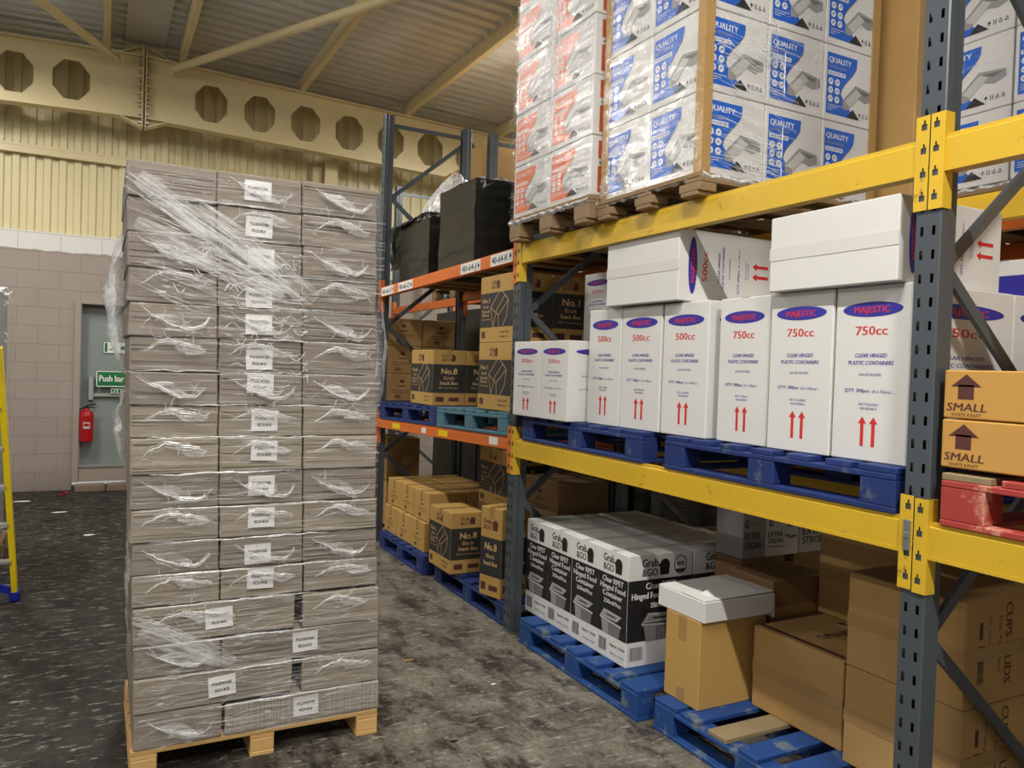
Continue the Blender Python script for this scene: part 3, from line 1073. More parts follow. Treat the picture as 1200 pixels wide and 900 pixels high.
# castellated roof beam in front of the wall
BY = 10.55
def beam_c(x):
    return 4.925 - 0.036 * abs(x - RX)
HALF = 0.365
def castellated(x0, x1, holes):
    mb = MB()
    # web with octagonal openings: strips between holes, ring around each hole
    hw, hh = .19, .225
    cells = []
    prev = x0
    for hx in holes:
        cells.append(('s', prev, hx - .26)); cells.append(('h', hx - .26, hx + .26, hx)); prev = hx + .26
    cells.append(('s', prev, x1))
    for yy in (BY - .006, BY + .006):
        for c in cells:
            if c[0] == 's':
                a, b = c[1], c[2]
                mb.poly([(a, yy, beam_c(a) - HALF), (b, yy, beam_c(b) - HALF), (b, yy, beam_c(b) + HALF), (a, yy, beam_c(a) + HALF)], 'cream')
            else:
                a, b, hx = c[1:]
                cz = beam_c(hx) - .02
                octo = [(hx + hw * math.cos(t) / math.cos(PI / 8), cz + hh * math.sin(t) / math.cos(PI / 8)) for t in [PI / 8 + k * PI / 4 for k in range(8)]]
                out = [(b, cz + .10), (hx + .10, None), (hx - .10, None), (a, cz + .10), (a, cz - .10), (hx - .10, -1), (hx + .10, -1), (b, cz - .10)]
                oo = []
                for x, z in out:
                    if z is None:
                        z = beam_c(x) + HALF
                    elif z == -1:
                        z = beam_c(x) - HALF
                    oo.append((x, z))
                cor = {1: None}
                for k in range(8):
                    k2 = (k + 1) % 8
                    mb.poly([(octo[k][0], yy, octo[k][1]), (octo[k2][0], yy, octo[k2][1]), (oo[k2][0], yy, oo[k2][1]), (oo[k][0], yy, oo[k][1])], 'cream')
                for (x, s, i, j) in ((b, 1, 0, 1), (a, 1, 2, 3), (a, -1, 4, 5), (b, -1, 6, 7)):
                    mb.poly([(oo[i][0], yy, oo[i][1]), (x, yy, beam_c(x) + s * HALF), (oo[j][0], yy, oo[j][1])], 'cream')
                if yy > BY:
                    for k in range(8):
                        k2 = (k + 1) % 8
                        mb.poly([(octo[k][0], BY - .006, octo[k][1]), (octo[k2][0], BY - .006, octo[k2][1]), (octo[k2][0], BY + .006, octo[k2][1]), (octo[k][0], BY + .006, octo[k][1])], 'cream')
    return mb

def flange_mb(x0, x1, s):
    mb = MB()
    z0, z1 = beam_c(x0) + s * HALF, beam_c(x1) + s * HALF
    vs = []
    for x, z in ((x0, z0), (x1, z1)):
        for y in (BY - .085, BY + .085):
            for dz in (-.009, .009):
                vs.append((x, y, z + dz))
    mb.raw(vs, [(0, 1, 3, 2), (4, 6, 7, 5), (0, 4, 5, 1), (2, 3, 7, 6), (0, 2, 6, 4), (1, 5, 7, 3)], 'cream')
    return mb

for x0, x1, holes, lab in ((-6.9, RX - .012, [-3.3, -2.7, -2.1, -1.5, -.92, -.355], 'cream castellated roof beam left of the bolted joint'),
                           (RX + .012, 8.9, [1.173 + .588 * k for k in range(12)], 'cream castellated roof beam right of the bolted joint, row of octagonal holes')):
    r = thing('roof_beam', lab, 'roof beam', (0, 0, 0)); r['kind'] = 'structure'
    link('web', castellated(x0, x1, holes).mesh('web'), r)
    for s in (1, -1):
        link('flange', flange_mb(x0, x1, s).mesh('flange'), r)
    s = -1 if x1 < RX + .1 else 1
    ex = RX + s * .012
    mb = MB(); mb.box(min(ex, ex - s * -.012), max(ex, ex + s * .012), BY - .10, BY + .10, 4.44, 5.42, 'cream')
    link('end_plate', mb.mesh('end_plate'), r)
    # haunches: gusset plates under and over the joint
    for zz, sg in ((4.925 + HALF, 1), (4.925 - HALF, -1)):
        mb = MB()
        tip = zz + sg * .125
        vs = [(ex, BY - .07, tip), (ex, BY + .07, tip), (ex + s * .29, BY + .07, zz), (ex + s * .29, BY - .07, zz)]
        vs += [(x, y, z - sg * .014) for x, y, z in vs]
        mb.raw(vs, [(0, 1, 2, 3), (4, 5, 6, 7), (0, 1, 5, 4), (1, 2, 6, 5), (2, 3, 7, 6), (3, 0, 4, 7)], 'cream')
        mb.poly([(ex, BY, tip), (ex + s * .29, BY, zz), (ex, BY, zz)], 'cream')
        link('haunch_plate', mb.mesh('haunch_plate'), r)
    for k in range(9):
        z = 4.50 + k * .098
        mb = MB(); mb.lathe([(.019, 0), (.019, .03)], (0, 0, 0), 'galv', 6)
        o = link('bolt', mb.mesh('bolt'), r, (ex + s * .013, BY - .062, z), (0, s * PI / 2, 0))
        if 1 < k < 8:
            mb = MB(); mb.raw([(ex, BY - .085, z + .045), (ex, BY - .006, z + .045), (ex + s * .12, BY - .006, z + .045 - .006), (ex, BY - .085, z + .051), (ex, BY - .006, z + .051), (ex + s * .12, BY - .006, z + .045)], [(0, 1, 2), (3, 4, 5), (0, 2, 5, 3), (0, 1, 4, 3), (1, 2, 5, 4)], 'cream')
            link('stiffener', mb.mesh('stiffener'), r)

# purlins and bracing tubes
names = ['leftmost', 'second from the left', 'third from the left', 'fourth from the left', 'fifth from the left']
for i, px in enumerate((-1.45, 0.0, 0.82, 2.28, 3.74, 5.2, 6.66)):
    z1 = roof_z(px) - .004
    z0 = beam_c(px) + HALF + .01
    mb = MB()
    mb.box(px - .036, px + .036, -6, BY + .09, z0, z1, 'cream', .006)
    o = link('purlin', mb.mesh('purlin'))
    tag(o, ['cream roof purlin left of the bracing tube, beyond the photo edge', 'cream roof purlin meeting the beam just left of the bolted joint', 'cream roof purlin meeting the beam just right of the bolted joint', 'cream roof purlin above the three wrapped pizza box columns',
            'cream roof purlin passing above the tall grey rack frame', 'cream roof purlin vanishing behind the orange printed cartons', 'cream roof purlin hidden above the back rack'][i], 'purlin', 'roof purlins', 'structure')
    if i == 0 or i == 6:
        pass
for (a, b, lab) in (((.10, 10.40, 5.17), (-2.2, 6.2, 5.17), 'cream round bracing tube running from the joint towards the upper left'),
                    ((.72, 10.40, 5.17), (3.45, 5.17, 5.17), 'cream round bracing tube running from the joint across the ceiling to the right')):
    r = thing('bracing_tube', lab, 'tube', a); r['kind'] = 'structure'
    mb = MB(); mb.tube([(0, 0, 0), tuple(Vector(b) - Vector(a))], .047, 'cream', 16)
    mb.smooth = False
    link('tube', mb.mesh('tube'), r)
    d = (Vector(b) - Vector(a)).normalized()
    mb = MB(); mb.bar(tuple(-d * .09), tuple(d * .02), .13, .014, 'cream')
    link('lug_plate', mb.mesh('lug_plate'), r)

# wall rail and post
mb = MB(); mb.box(-7, 2.66, WY - .07, WY + .005, 4.08, 4.18, 'cream'); mb.box(-7, 2.66, WY - .075, WY - .06, 4.16, 4.19, 'cream')
t1 = struct('trim_1', mb.mesh('trim_1'))
mb = MB(); mb.box(2.72, 2.90, 10.93, 10.945, 0, 4.50, 'cream'); mb.box(2.72, 2.90, 11.10, 11.115, 0, 4.50, 'cream'); mb.box(2.80, 2.815, 10.945, 11.10, 0, 4.50, 'cream'); mb.box(2.58, 2.70, 11.04, 11.13, 0, 4.42, 'cream')
o = link('wall_post', mb.mesh('wall_post')); tag(o, 'cream steel post against the corrugated wall above the pizza box stack', 'post')

# door
door = link('door_1', None); door['kind'] = 'structure'
mb = MB()
for a in ((DX0, DX0 + .075, WY - .03, WY + .22, DZ0, DZ1), (DX1 - .075, DX1, WY - .03, WY + .22, DZ0, DZ1), (DX0 + .075, DX1 - .075, WY - .03, WY + .22, DZ1 - .04, DZ1)):
    mb.box(*a, 'frame_taupe', .006)
link('frame', mb.mesh('frame'), door)
mb = MB(); mb.box(DX0 + .076, DX1 - .076, WY + .0, WY + .24, DZ0, .275, 'frame_taupe', .005)
link('sill', mb.mesh('sill'), door)
mb = MB(); mb.box(DX0 + .08, DX1 - .08, WY - .02, WY + .0, .285, .31, 'alu', .003); link('threshold', mb.mesh('threshold'), door)
mb = MB(); mb.box(DX0 + .078, DX1 - .078, WY + .15, WY + .195, .278, DZ1 - .042, 'door_gray', .004)
link('leaf', mb.mesh('leaf'), door)
mb = MB(); mb.box(-.10, .62, WY + .10, WY + .135, 1.16, 1.21, 'alu', .008); mb.box(-.12, -.06, WY + .06, WY + .15, 1.12, 1.42, 'alu', .006)
link('push_bar', mb.mesh('push_bar'), door)
def sign(name, x0, x1, z0, z1, y, draw, lab, cat='sign'):
    mb = MB(); mb.box(x0, x1, y, y + .006, z0, z1, 'sign_green')
    f = Face(mb, (x0, y, z0), (1, 0, 0), (0, 0, 1), (0, -1, 0), x1 - x0, z1 - z0)
    draw(f)
    tag(link(name, mb.mesh(name)), lab, cat)
def d_push(f):
    f.line([(.008, .008), (f.w - .008, .008), (f.w - .008, f.h - .008), (.008, f.h - .008), (.008, .008)], .012, 'ink_white')
    f.text('Push bar to open', f.w * .5, f.h * .34, .085, 'ink_white', 1, True, width=f.w * .88)
def d_exit(f):
    f.rect(.008, .008, f.w - .008, f.h - .008, 'ink_white')
    f.rect(.02, .02, .05, f.h - .02, 'sign_green', 2)
    f.ell(.145, .125, .014, .014, 'sign_green', 2, 12)
    f.line([(.14, .11), (.12, .065), (.15, .045), (.135, .018)], .014, 'sign_green', 2)
    f.line([(.12, .065), (.095, .05), (.07, .055)], .013, 'sign_green', 2)
    f.line([(.10, .10), (.14, .108), (.165, .085)], .011, 'sign_green', 2)
    f.poly([(.20, f.h * .35), (.27, f.h * .35), (.27, f.h * .2), (.32, f.h * .5), (.27, f.h * .8), (.27, f.h * .65), (.20, f.h * .65)], 'sign_green', 2)
def d_little(f):
    f.rect(.006, .006, f.w - .006, f.h - .006, 'ink_white')
    f.rect(.012, .012, .075, f.h - .012, 'sign_green', 2)
    f.line([(.03, .03), (.04, .02), (.06, .05)], .009, 'ink_white', 3)
    f.rect(.085, .012, f.w - .012, f.h - .012, 'sign_green', 2)
    f.text('Keep clear', .20, .025, .028, 'ink_white', 3, True, width=.17)
sign('push_bar_sign', -.035, .60, 1.29, 1.495, WY + .05, d_push, 'green and white Push bar sign on the grey door')
sign('exit_sign', .035, .40, 1.715, 1.87, WY + .142, d_exit, 'green and white running man exit sign high on the grey door')
sign('door_notice', .13, .42, 1.205, 1.275, WY + .052, d_little, 'narrow green notice just below the Push bar sign')

# doorstep of old bricks
for k in range(3):
    mb = MB(); mb.box(0, .33, 0, .20, 0, .085, 'brick', .008, .004)
    o = link('brick', mb.mesh('brick'), None, (-.24 + .35 * k, WY - .22, 0))
    tag(o, ('old brown brick at the left end of the door step', 'old brown brick in the middle of the door step', 'old brown brick at the right end of the door step')[k], 'brick', 'bricks of the door step')
mb = MB()
r = random.Random(4)
mb.raw([(r.uniform(-.07, .07), r.uniform(-.05, .05), r.uniform(0.001, .05)) for _ in range(12)], [(0, 1, 2), (2, 3, 4), (4, 5, 6), (6, 7, 8), (8, 9, 10), (10, 11, 0), (1, 4, 7), (3, 8, 11), (0, 5, 9)], 'litter_red')
tag(link('wrapper', mb.mesh('wrapper'), None, (-.36, 10.75, 0)), 'crumpled red wrapper on the floor left of the door step', 'litter')

# fire extinguisher hanging on the door reveal
ex = thing('fire_extinguisher', 'red fire extinguisher hanging in front of the grey door', 'fire extinguisher', (-.135, WY + .02, .60))
mb = MB(); mb.lathe([(.075, 0), (.085, .012), (.085, .33), (.07, .38), (.035, .40), (.03, .42)], (0, 0, 0), 'ext_red', 24); mb.smooth = False
link('cylinder', mb.mesh('cylinder'), ex)
mb = MB(); mb.box(-.03, .03, -.03, .03, .42, .45, 'black_plastic', .006); mb.bar((0, 0, .45), (.10, 0, .475), .02, .018, 'black_plastic'); mb.bar((0, 0, .425), (.09, 0, .435), .014, .018, 'black_plastic')
link('valve', mb.mesh('valve'), ex)
mb = MB(); mb.tube([(-.03, 0, .43), (-.075, 0, .40), (-.095, -.01, .3), (-.095, -.01, .12)], .011, 'black_plastic', 8)
link('hose', mb.mesh('hose'), ex)
mb = MB(); mb.box(-.03, .045, -.087, -.0845, .17, .25, 'ink_light', 0); mb.box(-.022, .037, -.0885, -.087, .20, .235, 'ext_red', 0)
link('instruction_label', mb.mesh('instruction_label'), ex)
mb = MB(); mb.bar((0, .06, .33), (0, .15, .33), .03, .04, 'galv')
link('bracket', mb.mesh('bracket'), ex)

# lamps: strip lights along the aisle ridge and the aisle behind the racks, plus added fill lights
def strip_light(x, y, z, length, power, lab, group):
    r = thing('strip_light', lab, 'ceiling light', (x, y, z), (0, 0, 0), group)
    mb = MB(); mb.box(-.05, .05, -length / 2, length / 2, .03, .10, 'lamp_body', .006); link('housing', mb.mesh('housing'), r)
    mb = MB(); mb.box(-.045, .045, -length / 2 + .02, length / 2 - .02, 0, .03, 'lamp_glow', .008); link('diffuser', mb.mesh('diffuser'), r)
    for e in (-1, 1):
        mb = MB(); mb.bar((0, e * length * .35, .10), (0, e * length * .35, roof_z(x) - z), .012, .012, 'galv', (1, 0, 0)); link('hanger', mb.mesh('hanger'), r)
    la = bpy.data.lights.new('tube_light', 'AREA')
    la.shape = 'RECTANGLE'; la.size = .08; la.size_y = length - .05
    la.energy = power; la.color = (1.0, .97, .91)
    lo = link('tube_light', la, r, (0, 0, -.012))
    return r
LP = 176.0
strip_light(.66, 6.93, 4.92, 1.5, LP * .45, 'white strip light at the top edge of the photo, between the two bracing tubes', 'aisle strip lights')
strip_light(.66, 1.2, 4.92, 1.5, LP * .62, 'white strip light above the near aisle', 'aisle strip lights')
strip_light(.66, -1.6, 4.92, 1.5, LP * 1.25, 'white strip light behind the viewpoint', 'aisle strip lights')
strip_light(-1.55, 8.4, 4.95, 1.5, LP * .6, 'added unseen fill light over the far left part of the hall, near the castellated beam', 'added hall fill lights')  # fill light added out of view to brighten the beam and ceiling
strip_light(4.45, 7.7, 4.95, 1.5, LP * .55, 'added fill light above the back rack, hidden behind the orange printed cartons', 'back aisle strip lights')  # fill light added out of sight for the right part of beam and ceiling
strip_light(-3.2, 1.5, 4.85, 1.5, LP * .7, 'added unseen fill light over the near left part of the hall', 'added hall fill lights')  # fill light added out of view for the ceiling and aisle faces
strip_light(5.9, 3.0, 4.85, 1.5, LP * .25, 'white strip light over the aisle behind the racks', 'back aisle strip lights')
strip_light(5.9, 8.0, 4.85, 1.5, LP * .3, 'white strip light over the far aisle behind the racks', 'back aisle strip lights')

# ================================================================== RACKING
XF = 2.343
UW, UD = 0.088, 0.090
_up = {}
def upright_mesh(hgt):
    if hgt in _up:
        return _up[hgt]
    mb = MB()
    # front plate at x = 0 with two columns of slots, y from -UW/2 to UW/2
    ys = [-UW / 2 + .004, -.026, -.015, .015, .026, UW / 2 - .004]
    z, zs = .03, [0]
    while z + .05 < hgt:
        zs += [z, z + .030]
        z += .0762
    zs.append(hgt)
    for k in range(len(zs) - 1):
        slot = (k % 2 == 1)
        for c in range(5):
            if slot and c in (1, 3):
                continue
            mb.poly([(0, ys[c], zs[k]), (0, ys[c + 1], zs[k]), (0, ys[c + 1], zs[k + 1]), (0, ys[c], zs[k + 1])], 'steel')
    prof = [(0, UW / 2 - .004), (.004, UW / 2), (.034, UW / 2), (.044, UW / 2 - .009), (UD, UW / 2 - .009), (UD, UW / 2 - .028)]
    for sgn in (1, -1):
        for (xa, ya), (xb, yb) in zip(prof[:-1], prof[1:]):
            mb.poly([(xa, sgn * ya, 0), (xb, sgn * yb, 0), (xb, sgn * yb, hgt), (xa, sgn * ya, hgt)], 'steel')
    # dark sheet behind the slots: shade inside the section put in as colour
    mb.poly([(.03, -.03, 0), (.03, .03, 0), (.03, .03, hgt), (.03, -.03, hgt)], 'slot_shade_scrap')
    _up[hgt] = mb.mesh('upright')
    return _up[hgt]

_brace = {}
def frame(x, y, hgt, lab, depth=.897, group='rack frames', flip=False):
    r = thing('pallet_rack', lab, 'rack frame', (x, y, 0), (0, 0, 0), group)
    link('upright', upright_mesh(hgt), r, (0, 0, 0))
    link('upright', upright_mesh(hgt), r, (depth, 0, 0), (0, 0, PI))
    for px in (.045, depth - .045):
        mb = MB(); mb.box(px - .06, px + .06, -.055, .055, 0, .006, 'galv'); link('foot_plate', mb.mesh('foot_plate'), r)
    fx, bx = .085, depth - .085
    zf, zb = [.84, 2.06, 3.28], [.21, 1.45, 2.67, 3.89]
    pr = []
    for i, z in enumerate(zf):
        pr += [((fx, z), (bx, zb[i])), ((fx, z), (bx, zb[i + 1]))]
    for k, (a, b) in enumerate(pr):
        if max(a[1], b[1]) > hgt - .03:
            continue
        o = .010 if k % 2 else -.010
        mb = MB(); mb.bar((a[0], o, a[1]), (b[0], o, b[1]), .042, .018, 'steel', (0, 1, 0)) if False else mb.bar((a[0], o, a[1]), (b[0], o, b[1]), .040, .018, 'steel')
        link('diagonal_brace', mb.mesh('diagonal_brace'), r)
    for z in (hgt - .09, .14):
        mb = MB(); mb.bar((fx, 0, z), (bx, 0, z), .034, .022, 'steel'); link('cross_brace', mb.mesh('cross_brace'), r)
    for z in zf:
        if z < hgt:
            mb = MB(); mb.lathe([(.012, -.03), (.012, .03)], (0, 0, 0), 'galv', 8)
            link('brace_bolt', mb.mesh('brace_bolt'), r, (fx - .012, 0, z), (PI / 2, 0, 0))
    return r

Y0, Y1, Y2, Y3 = 1.620, 4.420, 7.220, 10.02
frame(XF, Y0, 4.3, 'nearest grey rack frame between the white cartons and the brown SMALL cartons')
frame(XF, Y1, 4.06, 'grey rack frame where the yellow beams meet the orange beams')
frame(XF, Y2, 4.06, 'grey rack frame at the far end of the orange beams')
frame(XF, Y3, 3.93, 'grey rack frame behind the far orange bay, closest to the far wall')
frame(XF, Y0 - 2.8, 4.3, 'grey rack frame at the near end of the right hand bay, outside the photo')
XB = 3.44
for y, lab in ((Y2 - .02, 'grey frame of the back rack beside the black wrapped pallets'), (Y1, 'grey frame of the back rack behind the middle bay'), (Y0, 'grey frame of the back rack behind the nearest frame'), (Y3, 'grey frame of the back rack closest to the far wall')):
    frame(XB, y, 4.06, lab, group='back rack frames')

def connector_mb(m, side):
    """plate over half of the upright face with four keyhole openings; side +1 covers the far (y+) half"""
    mb = MB()
    hgt, z0 = .305, -.155
    ys = [.002, .012, .018, .024, .031, .046]
    zs = [z0]
    for k in range(4):
        b = z0 + .030 + k * .0762
        zs += [b, b + .020, b + .032]
    zs.append(z0 + hgt)
    x = -.006
    for j in range(len(zs) - 1):
        q = (j - 1) % 3 if j > 0 else None
        for c in range(5):
            hole = False
            if j > 0 and j < len(zs) - 1:
                if q == 0 and c in (1, 2, 3):
                    hole = True
                if q == 1 and c == 2:
                    hole = True
            if hole:
                continue
            mb.poly([(x, side * ys[c], zs[j]), (x, side * ys[c + 1], zs[j]), (x, side * ys[c + 1], zs[j + 1]), (x, side * ys[c], zs[j + 1])], m)
    mb.box(x, .040, min(side * .046, side * .050), max(side * .046, side * .050), z0, z0 + hgt, m)
    mb.poly([(x + .0045, side * .004, z0), (x + .0045, side * .045, z0), (x + .0045, side * .045, z0 + hgt), (x + .0045, side * .004, z0 + hgt)], 'steel')
    return mb

def beam(ya, yb, za, zb, lab, m='yellow', hgt=.118, xf=None, back=False, group='front rack beams', stickers=(), clip=False):
    """ya nearer than yb; za, zb heights of the beam top at both ends"""
    x = XF if xf is None else xf
    r = thing('rack_beam', lab, 'rack beam', (x, (ya + yb) / 2, (za + zb) / 2), (math.atan2(zb - za, yb - ya), 0, PI if back else 0), group)
    L = (yb - ya) / 2 - .050
    if back:
        r.rotation_euler = (-math.atan2(zb - za, yb - ya), 0, PI)
    mb = MB()
    # stepped box section: full height front, lower lip behind
    pr = [(-.002, -hgt), (-.002, -.016), (.002, -.012), (.002, 0), (.028, 0), (.028, -.028), (.050, -.028), (.050, -hgt)]
    vs = [(px, y, pz) for y in (-L, L) for px, pz in pr]
    n = len(pr)
    mb.raw(vs, [tuple(range(n)), tuple(range(2 * n - 1, n - 1, -1))] + [(i, (i + 1) % n, n + (i + 1) % n, n + i) for i in range(n)], m)
    # rolled bead along the lower edge of the face
    mb.box(-.004, -.0015, -L, L, -hgt, -hgt + .012, m)
    link('beam_section', mb.mesh('beam_section'), r)
    for s in (-1, 1):
        c = link('end_connector', connector_mb(m, -s).mesh('end_connector'), r, (-.0015, s * ((yb - ya) / 2), -.078))
        if clip and s == -1:
            k = MB(); k.box(-.0115, -.006, .008, .034, -.03, .07, 'galv', .002); k.box(-.016, -.0105, .012, .030, .01, .03, 'galv', .002); k.lathe([(.005, 0), (.005, .006)], (0, 0, 0), 'galv', 8)
            link('safety_clip', k.mesh('safety_clip'), c)
    return r

beam(Y0, Y1, 2.478, 2.478, 'upper yellow rack beam under the wrapped printed cartons', clip=False)
beam(Y0, Y1, 1.253, 1.253, 'lower yellow rack beam under the white cartons', clip=True)
beam(Y0 - 2.8, Y0, 2.478, 2.478, 'upper yellow rack beam right of the nearest frame')
beam(Y0 - 2.8, Y0, 1.248, 1.248, 'lower yellow rack beam below the red pallet')
bt = beam(Y1, Y2, 2.470, 2.416, 'upper orange rack beam with white location labels', 'orange', .088)
bl = beam(Y1, Y2, 1.255, 1.180, 'lower orange rack beam under the blue pallets', 'orange', .082)
XR = XF + .897
for ya, yb, z, m, lab in ((Y0, Y1, 2.478, 'yellow', 'rear yellow rack beam behind the upper yellow beam'), (Y0, Y1, 1.253, 'yellow', 'rear yellow rack beam behind the white cartons'),
                          (Y0 - 2.8, Y0, 2.478, 'yellow', 'rear yellow rack beam seen past the nearest frame'), (Y0 - 2.8, Y0, 1.248, 'yellow', 'rear yellow rack beam behind the red pallet'),
                          (Y1, Y2, 2.44, 'orange', 'rear orange rack beam below the black wrapped pallets'), (Y1, Y2, 1.182, 'orange', 'rear orange rack beam behind the blue pallets')):
    beam(ya, yb, z, z, lab, m, .118 if m == 'yellow' else .088, XR, True, 'rear rack beams')
for ya, yb, z, lab in ((Y0, Y1, 2.45, 'orange beam of the back rack behind the middle bay'), (Y1, Y2 - .02, 2.45, 'orange beam of the back rack behind the black pallets'), (Y0 - 2.8, Y0, 2.45, 'orange beam of the back rack at the right edge'),
                       (Y0, Y1, 1.25, 'low orange beam of the back rack behind the middle bay'), (Y1, Y2 - .02, 1.25, 'low orange beam of the back rack behind the far bay')):
    beam(ya, yb, z, z, lab, 'orange', .088, XB, False, 'back rack beams')
beam(Y2 - .02, Y3, 2.45, 2.45, 'orange beam of the back rack below the tall brown cartons', 'orange', .088, XB, False, 'back rack beams')
for ya, yb, zz in ((Y0 - 2.8, Y0, 2.45), (Y0, Y1, 2.45), (Y1, Y2 - .02, 2.45), (Y2 - .02, Y3, 2.45), (Y0, Y1, 1.25), (Y1, Y2 - .02, 1.25)):
    beam(ya, yb, zz, zz, 'far side orange beam of the back rack, hidden behind the stock', 'orange', .088, XB + .897, True, 'far beams of the back rack')
beam(Y2, Y3, 1.165, 1.165, 'rear orange rack beam in the end bay next to the wall', 'orange', .088, XR, True, 'rear rack beams')
# beam of the next, empty looking bay towards the wall
beam(Y2, Y3, 1.18, 1.15, 'far orange rack beam in the end bay next to the wall', 'orange', .082)

def loc_label(body, arrow, y1, y0, lab):
    """white location label stuck on the upper orange beam"""
    mid = (Y1 + Y2) / 2
    mb = MB()
    w, h = y1 - y0, .076
    mb.box(-.0042, -.0032, -w / 2, w / 2, -h / 2, h / 2, 'paper')
    f = Face(mb, (-.0042, w / 2, -h / 2), (0, -1, 0), (0, 0, 1), (-1, 0, 0), w, h)
    f.text(body, w * .43, h * .2, h * .62, 'ink_black', 1, True, width=w * .74)
    a = w * .91
    s = 1 if arrow == 'up' else -1
    f.line([(a, h * .2), (a, h * .8)], .009, 'ink_black')
    t = h * .84 if s > 0 else h * .16
    f.poly([(a - .02, t - s * .03), (a + .02, t - s * .03), (a, t)] if s > 0 else [(a - .02, t - s * .03), (a, t), (a + .02, t - s * .03)], 'ink_black')
    o = link('location_label', mb.mesh('location_label'), bt, (0, (y0 + y1) / 2 - mid, -.046))
    o['label'] = lab
loc_label('40-66-E', 'up', 7.13, 6.80, 'white location label nearest the far frame')
loc_label('40-66-D', 'down', 6.67, 6.31, 'white location label second from the far frame')
loc_label('40-64-J', 'down', 5.31, 4.97, 'white location label with a down arrow')
loc_label('40-64-K', 'up', 4.81, 4.49, 'white location label with an up arrow')
for k, (yy, w, m) in enumerate(((6.62, .20, 'ladder_yellow'), (5.55, .18, 'ladder_yellow'), (5.95, .10, 'paper'), (4.68, .13, 'paper'))):
    mb = MB(); mb.box(-.0046, -.0036, -w / 2, w / 2, -.022, .022 if k < 3 else .03, m)
    link('sticker', mb.mesh('sticker'), bl, (0, yy - (Y1 + Y2) / 2, -.045))

# ================================================================== GOODS
G_MID, G_LOW, G_UP = 1.253, 0.0, 2.478
PH = .152

# ---- pallets on the floor and on the beams
pallet('worn blue pallet on the floor under the black and white tub cartons', 2.335, 3.02, 0, 1.0, 1.21, 'blue_paint')
pallet('worn blue pallet on the floor under the tan carton, one bare board in its deck', 2.372, 1.735, 0, 1.0, 1.205, 'blue_paint', raw=(4,))
pallet('blue pallet on the floor under the small brown cartons at the far end', 2.335, 5.88, 0, 1.0, 1.10, 'navy_paint')
pallet('blue pallet on the floor under the two dark banded snack box cartons', 2.375, 4.50, 0, 1.0, 1.22, 'navy_paint')
pallet('dark blue pallet under the left half of the white cartons', 2.335, 3.06, G_MID, 1.0, 1.22, 'navy_paint')
pallet('dark blue pallet under the right half of the white cartons', 2.335, 1.69, G_MID, 1.0, 1.20, 'navy_paint')
tl = math.atan2(.075, 2.8)
pallet('bright blue pallet on the lower orange beam near the far frame', 2.335, 5.70, 1.2225, 1.0, 1.38, 'navy_paint', rot=(-tl, 0, 0))
pallet('faded grey blue pallet on the lower orange beam next to the yellow bay', 2.335, 4.48, 1.2555, 1.0, 1.20, 'teal_paint', rot=(-tl, 0, 0))
pallet('red pallet on the lower beam under the brown SMALL cartons', 2.335, .33, 1.248, 1.0, 1.205, 'red_paint', h=.165, raw=(6,))
pallet('weathered wooden pallet under the orange printed cartons', 2.245, 3.475, G_UP, 1.0, .89, 'old_wood', h=.14, deck_axis='y', boards=5, perimeter=False)
pallet('weathered wooden pallet under the blue printed cartons', 2.285, 2.655, G_UP, 1.16, .80, 'old_wood', h=.10, deck_axis='y', boards=5, perimeter=False)

# ---- black and white tub cartons: four across, two deep
w_, d_, h_ = .271, .425, .588
fr = ['front row, nearest the tan carton', 'front row, second from the tan carton', 'front row, third from the tan carton', 'front row, beside the grey frame']
bk = ['back row, behind the nearest front carton', 'back row, second from the near end', 'back row, third from the near end', 'back row, far end']
for c in range(2):
    for k in range(4):
        y = 3.278 + .2725 * k + w_ / 2
        x = 2.448 + c * .432 + d_ / 2
        carton('tub_carton', 'black and white carton of food tubs, ' + (fr, bk)[c][k], 'box', (x, y, PH), (d_, w_, h_), 'white_card',
               {'L': p_rpet(False), 'F': p_rpet(True)}, key='rpet', tape='x', tape_mat='clear_tape', seam='white_seam', group='black and white tub cartons', rot=(.006 if k % 2 else -.004))

# ---- white salad box cartons on the middle level
def maj(lab, size, x, y0, y1, z=1.406, dx=.58, h=.622, rot=0.0, tabs=None):
    return carton('salad_box_carton', lab, 'box', (x + dx / 2, (y0 + y1) / 2, z), (dx, round(y1 - y0, 3), h), 'white_card', {'L': p_majestic(size), 'F': p_majestic(size)},
                  key='maj' + size, tape='x', tape_mat='clear_tape', seam='white_seam', group='white salad box cartons', rot=rot)
maj('white 500cc carton at the left end of the tall row, red arrows', '500cc', 2.40, 3.352, 3.652)
maj('white 500cc carton second from the left in the tall row', '500cc', 2.40, 3.022, 3.345)
maj('white 500cc carton third from the left in the tall row, standing forward', '500cc', 2.40, 2.685, 3.005, rot=-.01)
maj('white 750cc carton fourth from the left in the tall row', '750cc', 2.415, 2.345, 2.635)
maj('white 750cc carton second from the grey frame in the tall row', '750cc', 2.40, 2.020, 2.325)
maj('white 750cc carton beside the nearest grey frame, right end of the tall row', '750cc', 2.405, 1.708, 2.012)
# the two short ones at the far end
for y0, y1, lab in ((4.025, 4.345, 'short white 250cc carton at the far left end, in front of the grey frame'), (3.695, 4.015, 'short white 250cc carton second from the far left end')):
    carton('salad_box_carton', lab, 'box', at_box(2.30, 2.78, y0, y1, 1.406), (.48, .318, .455), 'white_card', {'L': p_majestic('250cc'), 'F': p_majestic('250cc')},
           key='maj250', tape='x', tape_mat='clear_tape', seam='white_seam', group='white salad box cartons', rot=.02 if y0 > 4 else -.015)
